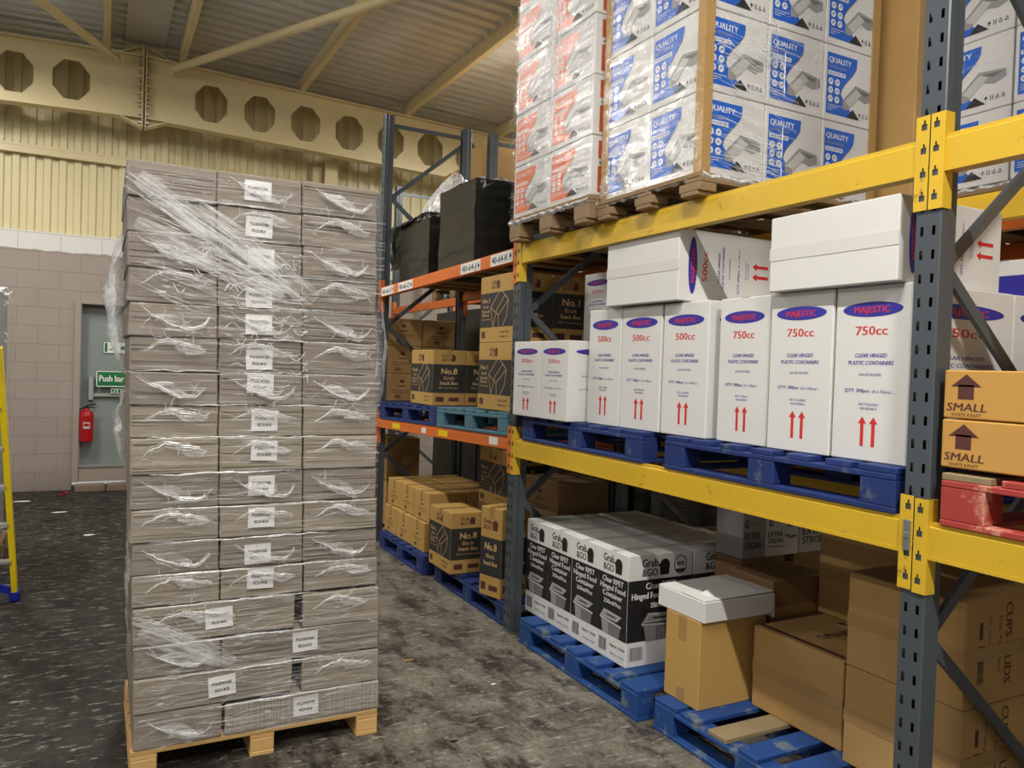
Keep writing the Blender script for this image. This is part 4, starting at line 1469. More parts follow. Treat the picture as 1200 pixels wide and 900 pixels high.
# lying on top
def lying(lab, size, x0, x1, y0, y1, z, h):
    carton('salad_box_carton', lab, 'box', at_box(x0, x1, y0, y1, z), (x1 - x0, y1 - y0, h), 'white_card', {'F': p_majestic(size)}, tape=None, turn=('F',), tabs='Lh',
           tape_mat='clear_tape', seam='white_seam', group='white cartons lying on top')
lying('white 500cc carton lying on its side on top of the left tall cartons', '500cc', 2.36, 2.975, 2.864, 3.444, 2.036, .335)
lying('white carton lying on its side on the right tall cartons, behind the nearest frame', '750cc', 2.36, 2.935, 1.735, 2.305, 2.031, .293)
# deeper in the bay
for x0, y0, y1, z, h, size, lab in ((2.995, 1.712, 2.02, 1.406, .622, '750cc', 'white carton behind the end 750cc carton, seen past the nearest frame'),
                                    (2.99, 2.69, 3.00, 1.406, .622, '500cc', 'white carton in the back row behind the third 500cc carton'),
                                    (2.795, 4.02, 4.33, 1.406, .455, '250cc', 'short white 250cc carton in the back row, lower one'),
                                    (2.795, 4.02, 4.33, 1.864, .455, '250cc', 'white 250cc carton peeking out above the left end of the tall row')):
    carton('salad_box_carton', lab, 'box', (x0 + .2, (y0 + y1) / 2, z), (.40, y1 - y0, h), 'white_card', {'L': p_majestic(size), 'F': p_majestic(size)},
           key='majb' + size + str(h), tape='x', tape_mat='clear_tape', seam='white_seam', group='white salad box cartons')
carton('foil_carton', 'blue and white carton with an oval emblem, behind the nearest frame at the right edge', 'box', at_box(3.205, 3.585, 1.72, 2.05, 2.030), (.38, .33, .16), 'white_card', {'F': p_satco, 'L': p_satco}, seam='white_seam', tape='x', tape_mat='clear_tape')

# ---- right hand bay
carton('kraft_carton', 'brown SMALL carton with dark arrows, upper one on the red pallet', 'box', at_box(2.36, 2.86, .96, 1.553, 1.584), (.50, .593, .150), 'orange_card', {'L': p_small, 'F': p_small}, key='small', tape='x', group='brown SMALL cartons', tape_mat='clear_tape')
carton('kraft_carton', 'brown SMALL carton with dark arrows, lower one on the red pallet', 'box', at_box(2.355, 2.855, .96, 1.550, 1.430), (.50, .593, .150), 'orange_card', {'L': p_small, 'F': p_small}, key='small', tape='x', group='brown SMALL cartons', tape_mat='clear_tape')
carton('kraft_carton', 'brown carton behind the two SMALL cartons', 'box', at_box(2.90, 3.30, 1.0, 1.50, 1.414), (.40, .50, .40), 'brown_card', {'L': p_plain_print(5)}, tape='x')

# ---- lower level, yellow bay, right pallet
carton('carton', 'tan taped carton standing upright on the blue pallet, white tray carton on it', 'box', at_box(2.452, 2.862, 2.727, 2.972, PH), (.41, .245, .408), 'tan_card', None, tabs='Lv')
wb = thing('tray_carton', 'open white tray carton lying on top of the tan carton', 'box', (2.452, 2.705, .561), (0, 0, 0))
mb = MB(); mb.box(0, .435, 0, .332, 0, .098, 'white_card', .004, .0015); link('body', mb.mesh('body'), wb)
for a, b, tlt in ((.002, .160, .05), (.170, .330, -.03)):
    mb = MB(); mb.box(0, .432, 0, b - a, 0, .004, 'white_card', .001)
    link('flap', mb.mesh('flap'), wb, (.001, a, .100), (tlt * .4, -.012, 0))
mb = MB(); mb.box(.434, .442, .002, .33, -.02, .085, 'white_card', .002); link('end_flap', mb.mesh('end_flap'), wb)
mb = MB(); mb.poly([(.06, .06, .106), (.115, .035, .107), (.10, .09, .130)], 'white_card'); mb.poly([(.06, .06, .106), (.10, .09, .130), (.07, .11, .106)], 'white_card'); link('torn_flap', mb.mesh('torn_flap'), wb)
carton('carton', 'brown carton right behind the white tray carton', 'box', at_box(2.905, 3.31, 2.735, 3.02, .40), (.405, .285, .305), 'dull_card', None, tape=None, tabs='LFh')
carton('carton', 'brown carton at the bottom right behind the tan carton', 'box', at_box(2.905, 3.31, 2.735, 3.02, PH), (.405, .285, .246), 'dull_card', None, tabs='LFh')
def p_lid_top(f):
    f.rect(.03, .003, .055, f.h - .003, 'ink_brown', 1)
    f.text('CUPS & LIDS', f.w * .5, f.h * .46, .05, 'ink_brown', 1, True, width=.22)
    f.ell(f.w * .82, f.h * .7, .02, .02, 'ink_brown', 1, 12)
big = carton('carton', 'large brown carton on the blue pallet, dark tape along its top edge', 'box', at_box(2.745, 3.25, 2.185, 2.69, PH), (.505, .505, .375), 'kraft_card', {'T': p_lid_top}, tabs='Lh')
carton('carton', 'brown CUPS & LIDS carton behind the nearest frame, lower of two', 'box', at_box(2.69, 3.195, 1.652, 2.135, PH), (.505, .483, .392), 'kraft_card', {'F': p_cups}, key='cups', tabs='LFh', turn=('Fc',), group='brown cup cartons')
carton('carton', 'brown CUPS & LIDS carton behind the nearest frame, upper of two', 'box', at_box(2.69, 3.195, 1.652, 2.135, .546), (.505, .483, .378), 'kraft_card', {'F': p_cups}, key='cups', tabs='LFh', turn=('Fc',), group='brown cup cartons')
carton('carton', 'brown carton standing behind the large brown carton, below the yellow beam', 'box', at_box(3.205, 3.425, 2.155, 2.722, .53), (.22, .567, .40), 'kraft_card', None, tabs='LFh')
carton('carton', 'brown carton hidden low behind the large brown carton', 'box', at_box(3.258, 3.425, 2.155, 2.722, PH), (.167, .567, .376), 'kraft_card', None, tabs='LFh')
for x0, x1, m, pr, lab, k in ((3.180, 3.425, 'white_card', p_extra_white, 'white EXTRA STRONG carton deep under the yellow beam', None),
                          (3.430, 3.715, 'ink_light', p_extra, 'grey EXTRA STRONG carton right of the white one, under the yellow beam', 'extra'),
                          (3.010, 3.175, 'ink_gray', p_extra, 'grey EXTRA STRONG carton left of the white one, under the yellow beam', 'extra')):
    carton('foil_carton', lab, 'box', at_box(x0, x1, 3.055, 3.255, .728), (x1 - x0, .20, .25), m, {'F': pr}, key=k, group='grey EXTRA STRONG cartons' if k else None)
carton('carton', 'plain carton low behind the brown carton, under the EXTRA STRONG cartons', 'box', at_box(3.01, 3.33, 3.055, 3.255, PH), (.32, .20, .574), 'dull_card', None)
carton('carton', 'plain carton on the floor behind the blue pallet, under the grey EXTRA STRONG carton', 'box', at_box(3.40, 3.71, 3.055, 3.255, 0), (.31, .20, .726), 'dull_card', None)

# ---- far orange bay, floor level
n = 0
posn = ['nearest', 'middle', 'farthest']
for lev in range(2):
    for row in range(2):
        for k in range(3):
            y0 = 6.00 + .345 * k
            x0 = 2.395 + row * .345 + (0.03 if lev else 0)
            lab = 'small brown carton, %s of the %s %s row on the far floor pallet' % (posn[k], ('lower', 'upper')[lev], ('front', 'back')[row])
            carton('small_carton', lab, 'box', at_box(x0, x0 + .335, y0, y0 + .332, PH + lev * .246), (.335, .332, .240), 'tan_card', {'L': p_plain_print(2)}, key='smallc', tape='x', group='small brown cartons on the far floor pallet', rot=(.02 if (k + lev) % 2 else -.015))
carton('snack_carton', 'dark banded snack box carton on the floor pallet beside the small brown cartons', 'box', at_box(2.325, 2.61, 5.30, 5.72, PH), (.285, .42, .455), 'tan_card', {'L': p_snack('No.1', 'Kraft', False), 'F': p_snack('No.8', 'Black', True)}, key='s_low', tape='x')
carton('snack_carton', 'upright No.8 Black Snack Box carton left of the middle grey frame', 'box', (2.482, 4.735, PH), (.26, .215, .600), 'tan_card', {'L': p_snack_tall, 'F': p_snack_tall}, tape='x', rot=.27)
carton('snack_carton', 'dark banded snack box carton in the shadow high at the back of the floor level', 'box', at_box(2.72, 3.02, 5.16, 5.68, .62), (.30, .50, .455), 'tan_card', {'L': p_snack('No.1', 'Kraft', False), 'F': p_snack('No.8', 'Black', True)}, key='s_bk', tape='x')
for x0, y0, z, dims, lab in ((2.72, 5.16, PH, (.32, .52, .464), 'plain brown carton under the shadowed snack box carton'), (2.80, 4.58, PH, (.42, .50, .46), 'plain brown carton behind the upright No.8 carton'), (2.80, 4.58, .614, (.42, .50, .30), 'plain brown carton on top of the one behind the upright No.8 carton')):
    carton('carton', lab, 'box', (x0 + dims[0] / 2, y0 + dims[1] / 2, z), dims, 'dull_card', {'L': p_plain_print(4)}, tape='x')

# ---- far orange bay, middle level
def zt(y):
    return 1.2555 + .152 - (y - 4.48) * math.tan(tl) + .002
for x0, y0, z, no, lab in ((2.355, 4.485, 0, 'No.1', 'No.1 snack box carton left of the middle grey frame, lower of two'), (2.355, 4.485, 1, 'No.1', 'No.1 snack box carton left of the middle grey frame, top one'),
                           (2.648, 4.485, 0, 'No.1', 'No.1 snack box carton behind the middle grey frame, lower of two'), (2.648, 4.485, 1, 'No.1', 'No.1 snack box carton behind the middle grey frame, top one'),
                           (2.941, 4.485, 0, 'No.1', 'No.1 snack box carton deepest behind the middle grey frame, lower of two'), (2.941, 4.485, 1, 'No.1', 'No.1 snack box carton deepest behind the middle grey frame, top one'),
                           (2.39, 5.915, 0, 'No.8', 'No.8 snack box carton on the blue pallets, facing the aisle'), (2.682, 5.915, 0, 'No.8', 'No.8 snack box carton second from the aisle on the blue pallets')):
    carton('snack_carton', lab, 'box', at_box(x0, x0 + .287, y0, y0 + .495, zt(y0) + z * .456), (.287, .495, .455), 'tan_card', {'L': p_snack(no, 'Kraft', False), 'F': p_snack(no, 'Kraft', True)}, key='s' + no, tape='y', group='snack box cartons on the blue pallets')
# plain cartons of the next bay, seen through the far frame
names = [['lower left', 'lower right'], ['middle left', 'middle right'], ['upper left', 'upper right']]
pallet('blue pallet in the end bay behind the far frame', 2.345, 7.40, 1.180, 1.0, 1.2, 'navy_paint')
for lev in range(3):
    for k in range(2):
        carton('carton', 'plain brown carton seen through the far frame, %s of six' % names[lev][k], 'box', at_box(2.475 + .405 * k, 2.87 + .405 * k, 7.42, 7.95, 1.335 + .275 * lev), (.395, .53, .272), 'brown_card', {'F': p_plain_print(6), 'L': p_plain_print(7)}, key='nextbay', tape='x', group='plain cartons behind the far frame')
carton('carton', 'pale brown carton low behind the far frame', 'box', at_box(2.60, 2.95, 7.60, 8.1, .52), (.35, .5, .42), 'brown_card', None, tape='x')
carton('carton', 'pale brown carton under the low one behind the far frame', 'box', at_box(2.60, 2.95, 7.60, 8.1, 0), (.35, .5, .515), 'brown_card', None, tape='x')

def black_block(lab, x0, x1, y0, y1, z0, z1, seed, plab):
    pallet(plab, x0, y0, z0, x1 - x0, y1 - y0, 'old_wood', h=.14, deck_axis='y', boards=5, perimeter=False)
    r = thing('wrapped_load', lab, 'wrapped pallet', ((x0 + x1) / 2, (y0 + y1) / 2, z0 + .015), (0, 0, 0), 'black wrapped loads')
    dx, dy, h = (x1 - x0) / 2 + .012, (y1 - y0) / 2 + .012, z1 - z0 - .015
    mb = MB()
    film_sheet(mb, (-dx, dy, 0), (0, -1, 0), (0, 0, 1), (-1, 0, 0), 2 * dy, h, 24, 40, .008, seed, 'black_film', 2, 12)
    film_sheet(mb, (-dx, -dy, 0), (1, 0, 0), (0, 0, 1), (0, -1, 0), 2 * dx, h, 30, 40, .008, seed + 1, 'black_film', 2, 12)
    film_sheet(mb, (dx, -dy, 0), (0, 1, 0), (0, 0, 1), (1, 0, 0), 2 * dy, h, 24, 40, .008, seed + 2, 'black_film', 2, 12)
    film_sheet(mb, (dx, dy, 0), (-1, 0, 0), (0, 0, 1), (0, 1, 0), 2 * dx, h, 30, 40, .008, seed + 3, 'black_film', 2, 12)
    film_sheet(mb, (-dx, -dy, h), (1, 0, 0), (0, 1, 0), (0, 0, 1), 2 * dx, 2 * dy, 20, 20, .02, seed + 4, 'black_film', 2, 3)
    mb.smooth = True
    link('black_film', mb.mesh('black_film'), r)
    return r, dx, dy, h
black_block('tall dark wrapped load in the back rack behind the far frame', 3.46, 4.30, 7.30, 8.45, 0, 2.30, 14.0, 'wooden pallet under the tall dark load behind the far frame')
for k, (y0, hh, lab) in enumerate(((4.60, 1.0, 'nearer'), (5.92, 1.05, 'farther'))):
    black_block('added dark load blocking light on the floor of the back rack, %s of two' % lab, 3.46, 4.30, y0, y0 + 1.18, 0, hh, 11.0 + k, 'added wooden pallet under the %s light blocking load of the back rack' % lab)  # blockers added to keep the space behind the floor level dark

# ---- back rack: brown stock behind everything
r = random.Random(21)
bay = [('on the floor', 0.0), ('on the low beams', 1.252), ('on the high beams', 2.452)]
spots = [(3.50, 3.30, 0, .50, .50, .42, 'nearest'), (3.50, 3.84, 0, .50, .44, .60, 'second'),
         (3.50, 1.76, 1, .55, .52, .55, 'nearest'), (3.50, 2.36, 1, .55, .52, .62, 'second'), (3.50, 3.15, 1, .60, .52, .5, 'third'), (3.50, 4.58, 1, .56, .52, .6, 'fourth'), (3.50, 5.18, 1, .55, .5, .5, 'fifth'), (3.50, 6.15, 1, .60, .5, .6, 'sixth')]
for y, zz, o in ((1.75, 1.252, 'nearest'), (3.10, 1.252, 'second'), (4.55, 1.252, 'third'), (5.90, 1.252, 'farthest'), (7.45, 2.452, 'topmost')):
    pallet('wooden pallet in the back rack under brown stock, %s of five' % o, 3.45, y, zz, .93 if o != 'topmost' else .93, 1.2, 'old_wood', h=.14, deck_axis='y', boards=5, perimeter=False)
bay[1] = (bay[1][0], 1.394)
for x, y, b, dy, dx, h, o in spots:
    carton('stock_carton', 'brown stock carton of the back rack %s, %s from the near end' % (bay[b][0], o), 'box', (x + dx / 2, y + dy / 2, bay[b][1]), (dx, dy, h), 'dull_card', {'L': p_plain_print(3), 'F': p_plain_print(9)}, tape='x', group='back rack cartons ' + bay[b][0])
# tall plain card sheet boxes on its top level
carton('tall_carton', 'tall plain brown carton left of the nearest frame at the top', 'box', at_box(3.53, 4.3, 2.535, 2.90, 2.594), (.77, .365, 1.3), 'kraft_card', None, group=None)
for x0, y0, z, dims, lab in ((3.50, 7.48, 2.594, (.44, .6, 1.45), 'tall brown carton behind the black wrapped pallets, left one'), (3.95, 7.48, 2.594, (.44, .6, 1.45), 'tall brown carton behind the black wrapped pallets, right one'), (3.50, 8.09, 2.594, (.88, .5, 1.3), 'wide brown carton behind the black wrapped pallets, farthest one')):
    carton('tall_carton', lab, 'box', (x0 + dims[0] / 2, y0 + dims[1] / 2, z), dims, 'brown_card', None, tape='x')

# ---- wrapped printed cartons on the top level
def tray_stack(x0, y0, z0, dx, dy, dz, nx, ny, nz, ink, word, cat_lab, cells):
    for (i, j) in cells:
        for k in range(nz):
            if ink == 'ink_orange':
                pr = {'L': p_tray(ink), 'F': p_tray_side}
            else:
                pr = {'L': p_tray(ink), 'F': p_tray(ink)}
            lv = ['bottom', 'second', 'third', 'fourth', 'fifth'][k]
            col = cat_lab[(i, j)]
            carton('printed_carton', 'white carton with a %s panel, %s, %s layer' % (word, col, lv), 'box', (x0 + dx * (i + .5), y0 + dy * (j + .5), z0 + dz * k), (dx - .004, dy - .004, dz - .003), 'white_card', pr,
                   key='tray' + ink, group='%s printed cartons on the top level' % word)
tray_stack(2.262, 3.484, 2.622, .42, .435, .318, 1, 2, 5, 'ink_orange', 'orange', {(0, 0): 'right column', (0, 1): 'left column'}, [(0, 0), (0, 1)])
tray_stack(2.312, 2.680, 2.582, .370, .384, .364, 3, 2, 4, 'ink_blue', 'blue', {(0, 0): 'corner column', (0, 1): 'column next to the orange cartons', (1, 0): 'middle column facing the viewer', (2, 0): 'rightmost column facing the viewer'}, [(0, 0), (0, 1), (1, 0), (2, 0)])
# more of them on the back rack, right of the nearest frame
pallet('wooden pallet on the back rack under the tall plain carton', 3.50, 2.53, 2.452, .85, .8, 'old_wood', h=.14, deck_axis='y', boards=5, perimeter=False)
pallet('wooden pallet on the back rack behind the nearest frame', 3.58, 1.70, 2.452, .8, .82, 'old_wood', h=.14, deck_axis='y', boards=5, perimeter=False)
for j, lab in enumerate(('at the right edge', 'behind the nearest frame')):
    for k in range(4):
        carton('printed_carton', 'white carton with a blue panel on the back rack %s, %s layer' % (lab, ['bottom', 'second', 'third', 'fourth'][k]), 'box', at_box(3.61, 4.0, 1.73 + .39 * j, 2.11 + .39 * j, 2.615 + .345 * k), (.39, .38, .342), 'white_card', {'L': p_tray('ink_blue'), 'F': p_tray('ink_blue')}, key='trayb', group='blue printed cartons on the back rack')
# brown edge posts and film
def edge_post(x, y, z0, z1, lab, sx=1, sy=1):
    mb = MB()
    mb.box(min(x, x + sx * .045), max(x, x + sx * .045), min(y, y - sy * .006), max(y, y - sy * .006), z0, z1, 'kraft_card')
    mb.box(min(x, x - sx * .006), max(x, x - sx * .006), min(y - sy * .006, y + sy * .045), max(y - sy * .006, y + sy * .045), z0, z1, 'kraft_card')
    o = link('edge_post', mb.mesh('edge_post')); tag(o, lab, 'edge protector', 'card edge posts')
edge_post(2.312, 2.680, 2.585, 4.03, 'brown card edge post on the near corner of the blue printed cartons')
edge_post(2.312, 3.446, 2.585, 4.03, 'brown card edge post between the orange and the blue printed cartons', 1, -1)
edge_post(3.424, 2.680, 2.585, 4.03, 'brown card edge post on the right corner of the blue printed cartons', -1, 1)

wrap = thing('stretch_wrap', 'clear film with white gathers around the orange printed cartons', 'plastic film', (2.25, 3.47, 2.60), (0, 0, 0), 'clear stretch wraps')
mb = MB()
film_sheet(mb, (0.002, .895, -.02), (0, -1, 0), (0, 0, 1), (-1, 0, 0), .90, 1.62, 60, 60, .007, 3.1, 'film_heavy')
film_sheet(mb, (0.0, -.004, -.02), (1, 0, 0), (0, 0, 1), (0, -1, 0), .44, 1.62, 24, 60, .004, 5.1, 'film')
mb.smooth = True
link('film', mb.mesh('film'), wrap)
mb = MB()
streaks(mb, (-.006, .895, 0), (0, -1, 0), (0, 0, 1), (-1, 0, 0), .89, .32, 22, 1, 'strand', .15, .6, .004, .03)
streaks(mb, (-.006, .895, .30), (0, -1, 0), (0, 0, 1), (-1, 0, 0), .89, .7, 22, 2, 'strand_thin', .1, .5, .006, .45, .2)
streaks(mb, (-.006, .895, 0), (0, -1, 0), (0, 0, 1), (-1, 0, 0), .45, .7, 14, 5, 'strand_thin', .1, .4, .006, .5, .2)
for k in range(6):
    a = .36 + .02 * k
    pts = [(-.010, a + .03 * math.sin(k + q * .9), .52 + .09 * q) for q in range(12)]
    ribbon(mb, pts, taper(12, .012), (-1, 0, 0), M['strand'])
link('gathered_film', mb.mesh('gathered_film'), wrap)['kind'] = 'stuff'
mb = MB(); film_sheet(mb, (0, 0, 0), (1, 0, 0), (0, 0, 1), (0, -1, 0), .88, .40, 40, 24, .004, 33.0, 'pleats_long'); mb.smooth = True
link('pleat_and_glint_film', mb.mesh('pleat_and_glint_film'), wrap, (-.012, .895, .0), (0, -.03, -PI / 2))
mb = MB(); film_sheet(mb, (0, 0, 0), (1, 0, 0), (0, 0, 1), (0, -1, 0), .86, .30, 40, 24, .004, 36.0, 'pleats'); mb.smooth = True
link('pleat_and_glint_film', mb.mesh('pleat_and_glint_film'), wrap, (-.012, .895, .36), (0, -.42, -PI / 2))
mb = MB()
pts = [(-.004, .9 - .9 * q / 20, -.004 - .012 * math.sin(q * 1.7) ** 2) for q in range(21)]
ribbon(mb, pts, .03, (-1, 0, 0), M['strand'])
link('film_hem', mb.mesh('film_hem'), wrap)

wrap = thing('stretch_wrap', 'clear film with white streaks around the blue printed cartons', 'plastic film', (2.30, 2.67, 2.57), (0, 0, 0), 'clear stretch wraps')
mb = MB()
film_sheet(mb, (0.0, .78, -.02), (0, -1, 0), (0, 0, 1), (-1, 0, 0), .785, 1.5, 50, 60, .005, 8.1, 'film')
film_sheet(mb, (0.0, -.004, -.02), (1, 0, 0), (0, 0, 1), (0, -1, 0), 1.13, 1.5, 70, 60, .006, 9.4, 'film')
mb.smooth = True
link('film', mb.mesh('film'), wrap)
mb = MB()
streaks(mb, (0.02, -.011, .0), (1, 0, 0), (0, 0, 1), (0, -1, 0), .45, .66, 80, 4, 'strand', .10, .42, .0065, -.16, .05)
streaks(mb, (0.3, -.011, .45), (1, 0, 0), (0, 0, 1), (0, -1, 0), .4, .7, 22, 14, 'strand_thin', .05, .2, .005, .9, .5)
streaks(mb, (0.02, -.011, .55), (1, 0, 0), (0, 0, 1), (0, -1, 0), .40, .2, 40, 24, 'strand_thin', .1, .4, .0055, -.12, .05)
streaks(mb, (-.007, .34, .02), (0, -1, 0), (0, 0, 1), (-1, 0, 0), .32, .36, 46, 6, 'strand_thin', .03, .14, .005, .25, .3)
streaks(mb, (-.007, .80, .0), (0, -1, 0), (0, 0, 1), (-1, 0, 0), .26, .32, 60, 7, 'strand', .06, .22, .006, .25, .12)
link('gathered_film', mb.mesh('gathered_film'), wrap)['kind'] = 'stuff'
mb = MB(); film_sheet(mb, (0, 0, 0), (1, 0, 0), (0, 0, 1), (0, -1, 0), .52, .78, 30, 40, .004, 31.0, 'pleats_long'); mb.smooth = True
link('pleat_and_glint_film', mb.mesh('pleat_and_glint_film'), wrap, (.01, -.010, .01), (0, .10, 0))
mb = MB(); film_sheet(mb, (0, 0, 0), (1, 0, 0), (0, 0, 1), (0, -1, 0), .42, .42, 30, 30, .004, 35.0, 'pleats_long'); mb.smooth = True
link('pleat_and_glint_film', mb.mesh('pleat_and_glint_film'), wrap, (-.008, .43, .0), (0, -.10, -PI / 2))
mb = MB()
ribbon(mb, [(-.004, .80 - .8 * q / 20, .0 - .014 * math.sin(q * 1.3) ** 2) for q in range(21)], .03, (-1, 0, 0), M['strand'])
ribbon(mb, [(1.1 * q / 20, -.008, .0 - .014 * math.sin(q * 1.3) ** 2) for q in range(21)], .03, (0, -1, 0), M['strand'])
link('film_hem', mb.mesh('film_hem'), wrap)
wrap = thing('stretch_wrap', 'clear film around the blue printed cartons of the back rack', 'plastic film', (3.60, 1.72, 2.60), (0, 0, 0), 'clear stretch wraps')
mb = MB()
film_sheet(mb, (0.0, .79, -.02), (0, -1, 0), (0, 0, 1), (-1, 0, 0), .78, 1.4, 40, 50, .006, 12.4, 'film')
mb.smooth = True
link('film', mb.mesh('film'), wrap)
mb = MB()
streaks(mb, (-.008, .78, .0), (0, -1, 0), (0, 0, 1), (-1, 0, 0), .7, 1.0, 60, 34, 'strand_thin', .08, .4, .004, .05, .1)
ribbon(mb, [(-.004, .78 - .78 * q / 20, .0 - .014 * math.sin(q * 1.3) ** 2) for q in range(21)], .03, (-1, 0, 0), M['strand'])
link('gathered_film', mb.mesh('gathered_film'), wrap)['kind'] = 'stuff'

# ---- black wrapped pallets on the far top level
r1, dx, dy, h = black_block('black wrapped load with torn clear film on top, nearest the far frame', 2.50, 3.35, 6.35, 7.06, 2.432, 3.02, 2.0, 'wooden pallet under the black load nearest the far frame')
def crumple(mb, c, rx, ry, rz, seed, m, n=26):
    vs, fs = [], []
    for j in range(n + 1):
        for i in range(n + 1):
            a, b = 2 * i / n - 1, 2 * j / n - 1
            rr = min(1, math.hypot(a, b))
            z = rz * (1 - rr ** 1.4)
            d = noise.fractal(Vector((a * 3.2 + seed, b * 3.2, seed)), .8, 2.1, 5)
            e = noise.fractal(Vector((a * 3.2, b * 3.2 + seed, 9 + seed)), .8, 2.1, 5)
            vs.append((c[0] + rx * a + d * .05, c[1] + ry * b + e * .05, c[2] + z + d * .07))
    for j in range(n):
        for i in range(n):
            k = j * (n + 1) + i
            fs.append((k, k + 1, k + n + 2, k + n + 1))
    mb.raw(vs, fs, m)
M['crumple'] = strand_mat('crumpled_clear_film', 0.55, (.8, .8, .82, 1))
mb = MB(); crumple(mb, (-.10, -.10, h - .02), .34, .30, .46, 3.3, 'crumple'); link('loose_clear_film', mb.mesh('loose_clear_film'), r1)
mb = MB(); crumple(mb, (-.12, .10, h - .02), .34, .36, .16, 6.3, 'black_film'); link('loose_black_film', mb.mesh('loose_black_film'), r1)
mb = MB()
film_sheet(mb, (-.46, .62, h - .42), (.12, -1, 0), (.03, -.10, 1), (-1, 0, 0), .30, .42, 10, 14, .035, 4.4, 'black_film', 6, 5)
link('hanging_flap', mb.mesh('hanging_flap'), r1)
r2, dx, dy, h = black_block('tall black wrapped load in the middle of the far top level', 2.45, 3.35, 5.315, 5.975, 2.450, 3.10, 5.0, 'wooden pallet under the tall black load in the middle')
mb = MB(); crumple(mb, (.0, -.1, h - .01), .42, .26, .05, 5.3, 'crumple'); link('loose_clear_film', mb.mesh('loose_clear_film'), r2)
r3, dx, dy, h = black_block('black wrapped load behind the orange printed cartons', 2.75, 3.35, 4.50, 5.16, 2.46, 3.16, 7.0, 'wooden pallet under the black load behind the orange cartons')
mb = MB(); crumple(mb, (.0, .0, h - .01), .28, .30, .05, 8.3, 'crumple'); link('loose_clear_film', mb.mesh('loose_clear_film'), r3)

# ================================================================== THE WRAPPED PIZZA BOXES IN THE AISLE
PX0, PX1, PY = .138, 1.162, 3.42
pallet('pale wooden pallet under the wrapped stack of pizza boxes', PX0, PY, 0, PX1 - PX0, .78, 'pine_x', h=.115, deck_axis='x', boards=6, perimeter=False, raw_mat='pine_x')
def lean(z):
    return -.031 * (z - .11)
_b = {}
def bundle(lab, x0, x1, z0, z1, m='bundle', depth=.74, label=None, yoff=0.0):
    w, h = x1 - x0, z1 - z0
    key = (round(w, 2), round(h, 3), m, round(depth, 2), random.randint(0, 3))
    if key not in _b:
        mb = MB()
        mb.box(-w / 2, w / 2, 0, depth, 0, h - .003, m, .005, .0025)
        # a few single flat boxes stick out of the edge
        rr = random.Random(len(_b))
        for _ in range(5):
            zz = rr.uniform(.012, h - .02)
            mb.box(-w / 2 + .008, w / 2 - .008, -.0025, 0, zz, zz + .0035, m)
        _b[key] = mb.mesh('pizza_box_bundle')
    zc = (z0 + z1) / 2
    o = link('pizza_box_bundle', _b[key], None, ((x0 + x1) / 2 + lean(zc), PY + yoff + random.uniform(-.004, .004), z0), (0, 0, random.uniform(-.008, .008)))
    tag(o, lab, 'pizza boxes', 'bundles of flat pizza boxes')
    if label:
        lx, lz, lr = label
        mb = MB()
        mb.box(-.054, .054, -.0012, 0, -.042, .042, 'paper')
        f = Face(mb, (-.054, -.0012, -.042), (1, 0, 0), (0, 0, 1), (0, -1, 0), .108, .084)
        f.text('9"GODFATHER', .054, .047, .0135, 'ink_black', 1, True, width=.078)
        f.text('PIZZA BOX', .054, .019, .0135, 'ink_black', 1, True, width=.058)
        link('paper_label', mb.mesh('paper_label'), o, (lx - (x0 + x1) / 2, -.0065, lz - z0), (0, lr, 0))
    return o

zb = [2.469, 2.328, 2.189, 2.051, 1.913, 1.779, 1.639, 1.503, 1.371, 1.225, 1.084, .949, .818, .690]
ords = ['top', 'second', 'third', 'fourth', 'fifth', 'sixth', 'seventh', 'eighth', 'ninth', 'tenth', 'eleventh', 'twelfth', 'thirteenth']
lab_xz = [(.642, 2.398), (.647, 2.250), (.652, 2.118), (.645, 1.955), (.642, 1.842), (.645, 1.695), (.647, 1.595), (.665, 1.437), (.660, 1.312), (.650, 1.163), (.648, 1.028), (.634, .872), (.642, .768)]
for k in range(13):
    z1, z0 = zb[k], zb[k + 1]
    for c, (x0, x1) in enumerate(((.150, .478), (.484, .822), (.828, 1.158))):
        dz = (-.006, 0, .004)[c] * (1 - k / 12)
        lx, lz = lab_xz[k]
        bundle('wrapped bundle of flat pizza boxes, %s column, %s row from the top' % (('left', 'middle', 'right')[c], ords[k]), x0, x1, z0 + dz, z1 + dz, 'bundle_dark' if k < 6 or (k % 2 == 0 if k < 8 else k % 2 == 1) else 'bundle', label=(lx, lz + dz, random.uniform(-.03, .03)) if c == 1 else None,
               yoff=(.008 if k % 2 else 0))
bundle('long pizza box bundle with a label, left, fourth row from the pallet', .152, .785, .540, .688, label=(.475, .622, -.05), yoff=-.01)
bundle('short pizza box bundle at the right end of the fourth row from the pallet', .822, 1.165, .530, .682)
bundle('short pizza box bundle at the left end of the third row from the pallet', .152, .482, .405, .540, 'bundle_dark')
bundle('long pizza box bundle with a label, right, third row from the pallet', .488, 1.165, .398, .530, 'bundle_dark', label=(.830, .472, -.03), yoff=-.004)
bundle('long pizza box bundle with a label, left, second row from the pallet', .150, .775, .262, .405, label=(.485, .335, -.06), yoff=-.01)
bundle('short pizza box bundle at the right end of the second row from the pallet', .820, 1.165, .248, .396)
bundle('short pizza box bundle at the left end of the bottom row on the pallet', .150, .485, .115, .262, 'bundle_dark', yoff=-.004)
bundle('long fluted pizza box bundle with a label, bottom row on the pallet', .495, 1.165, .115, .248, 'flute', label=(.832, .190, -.02))

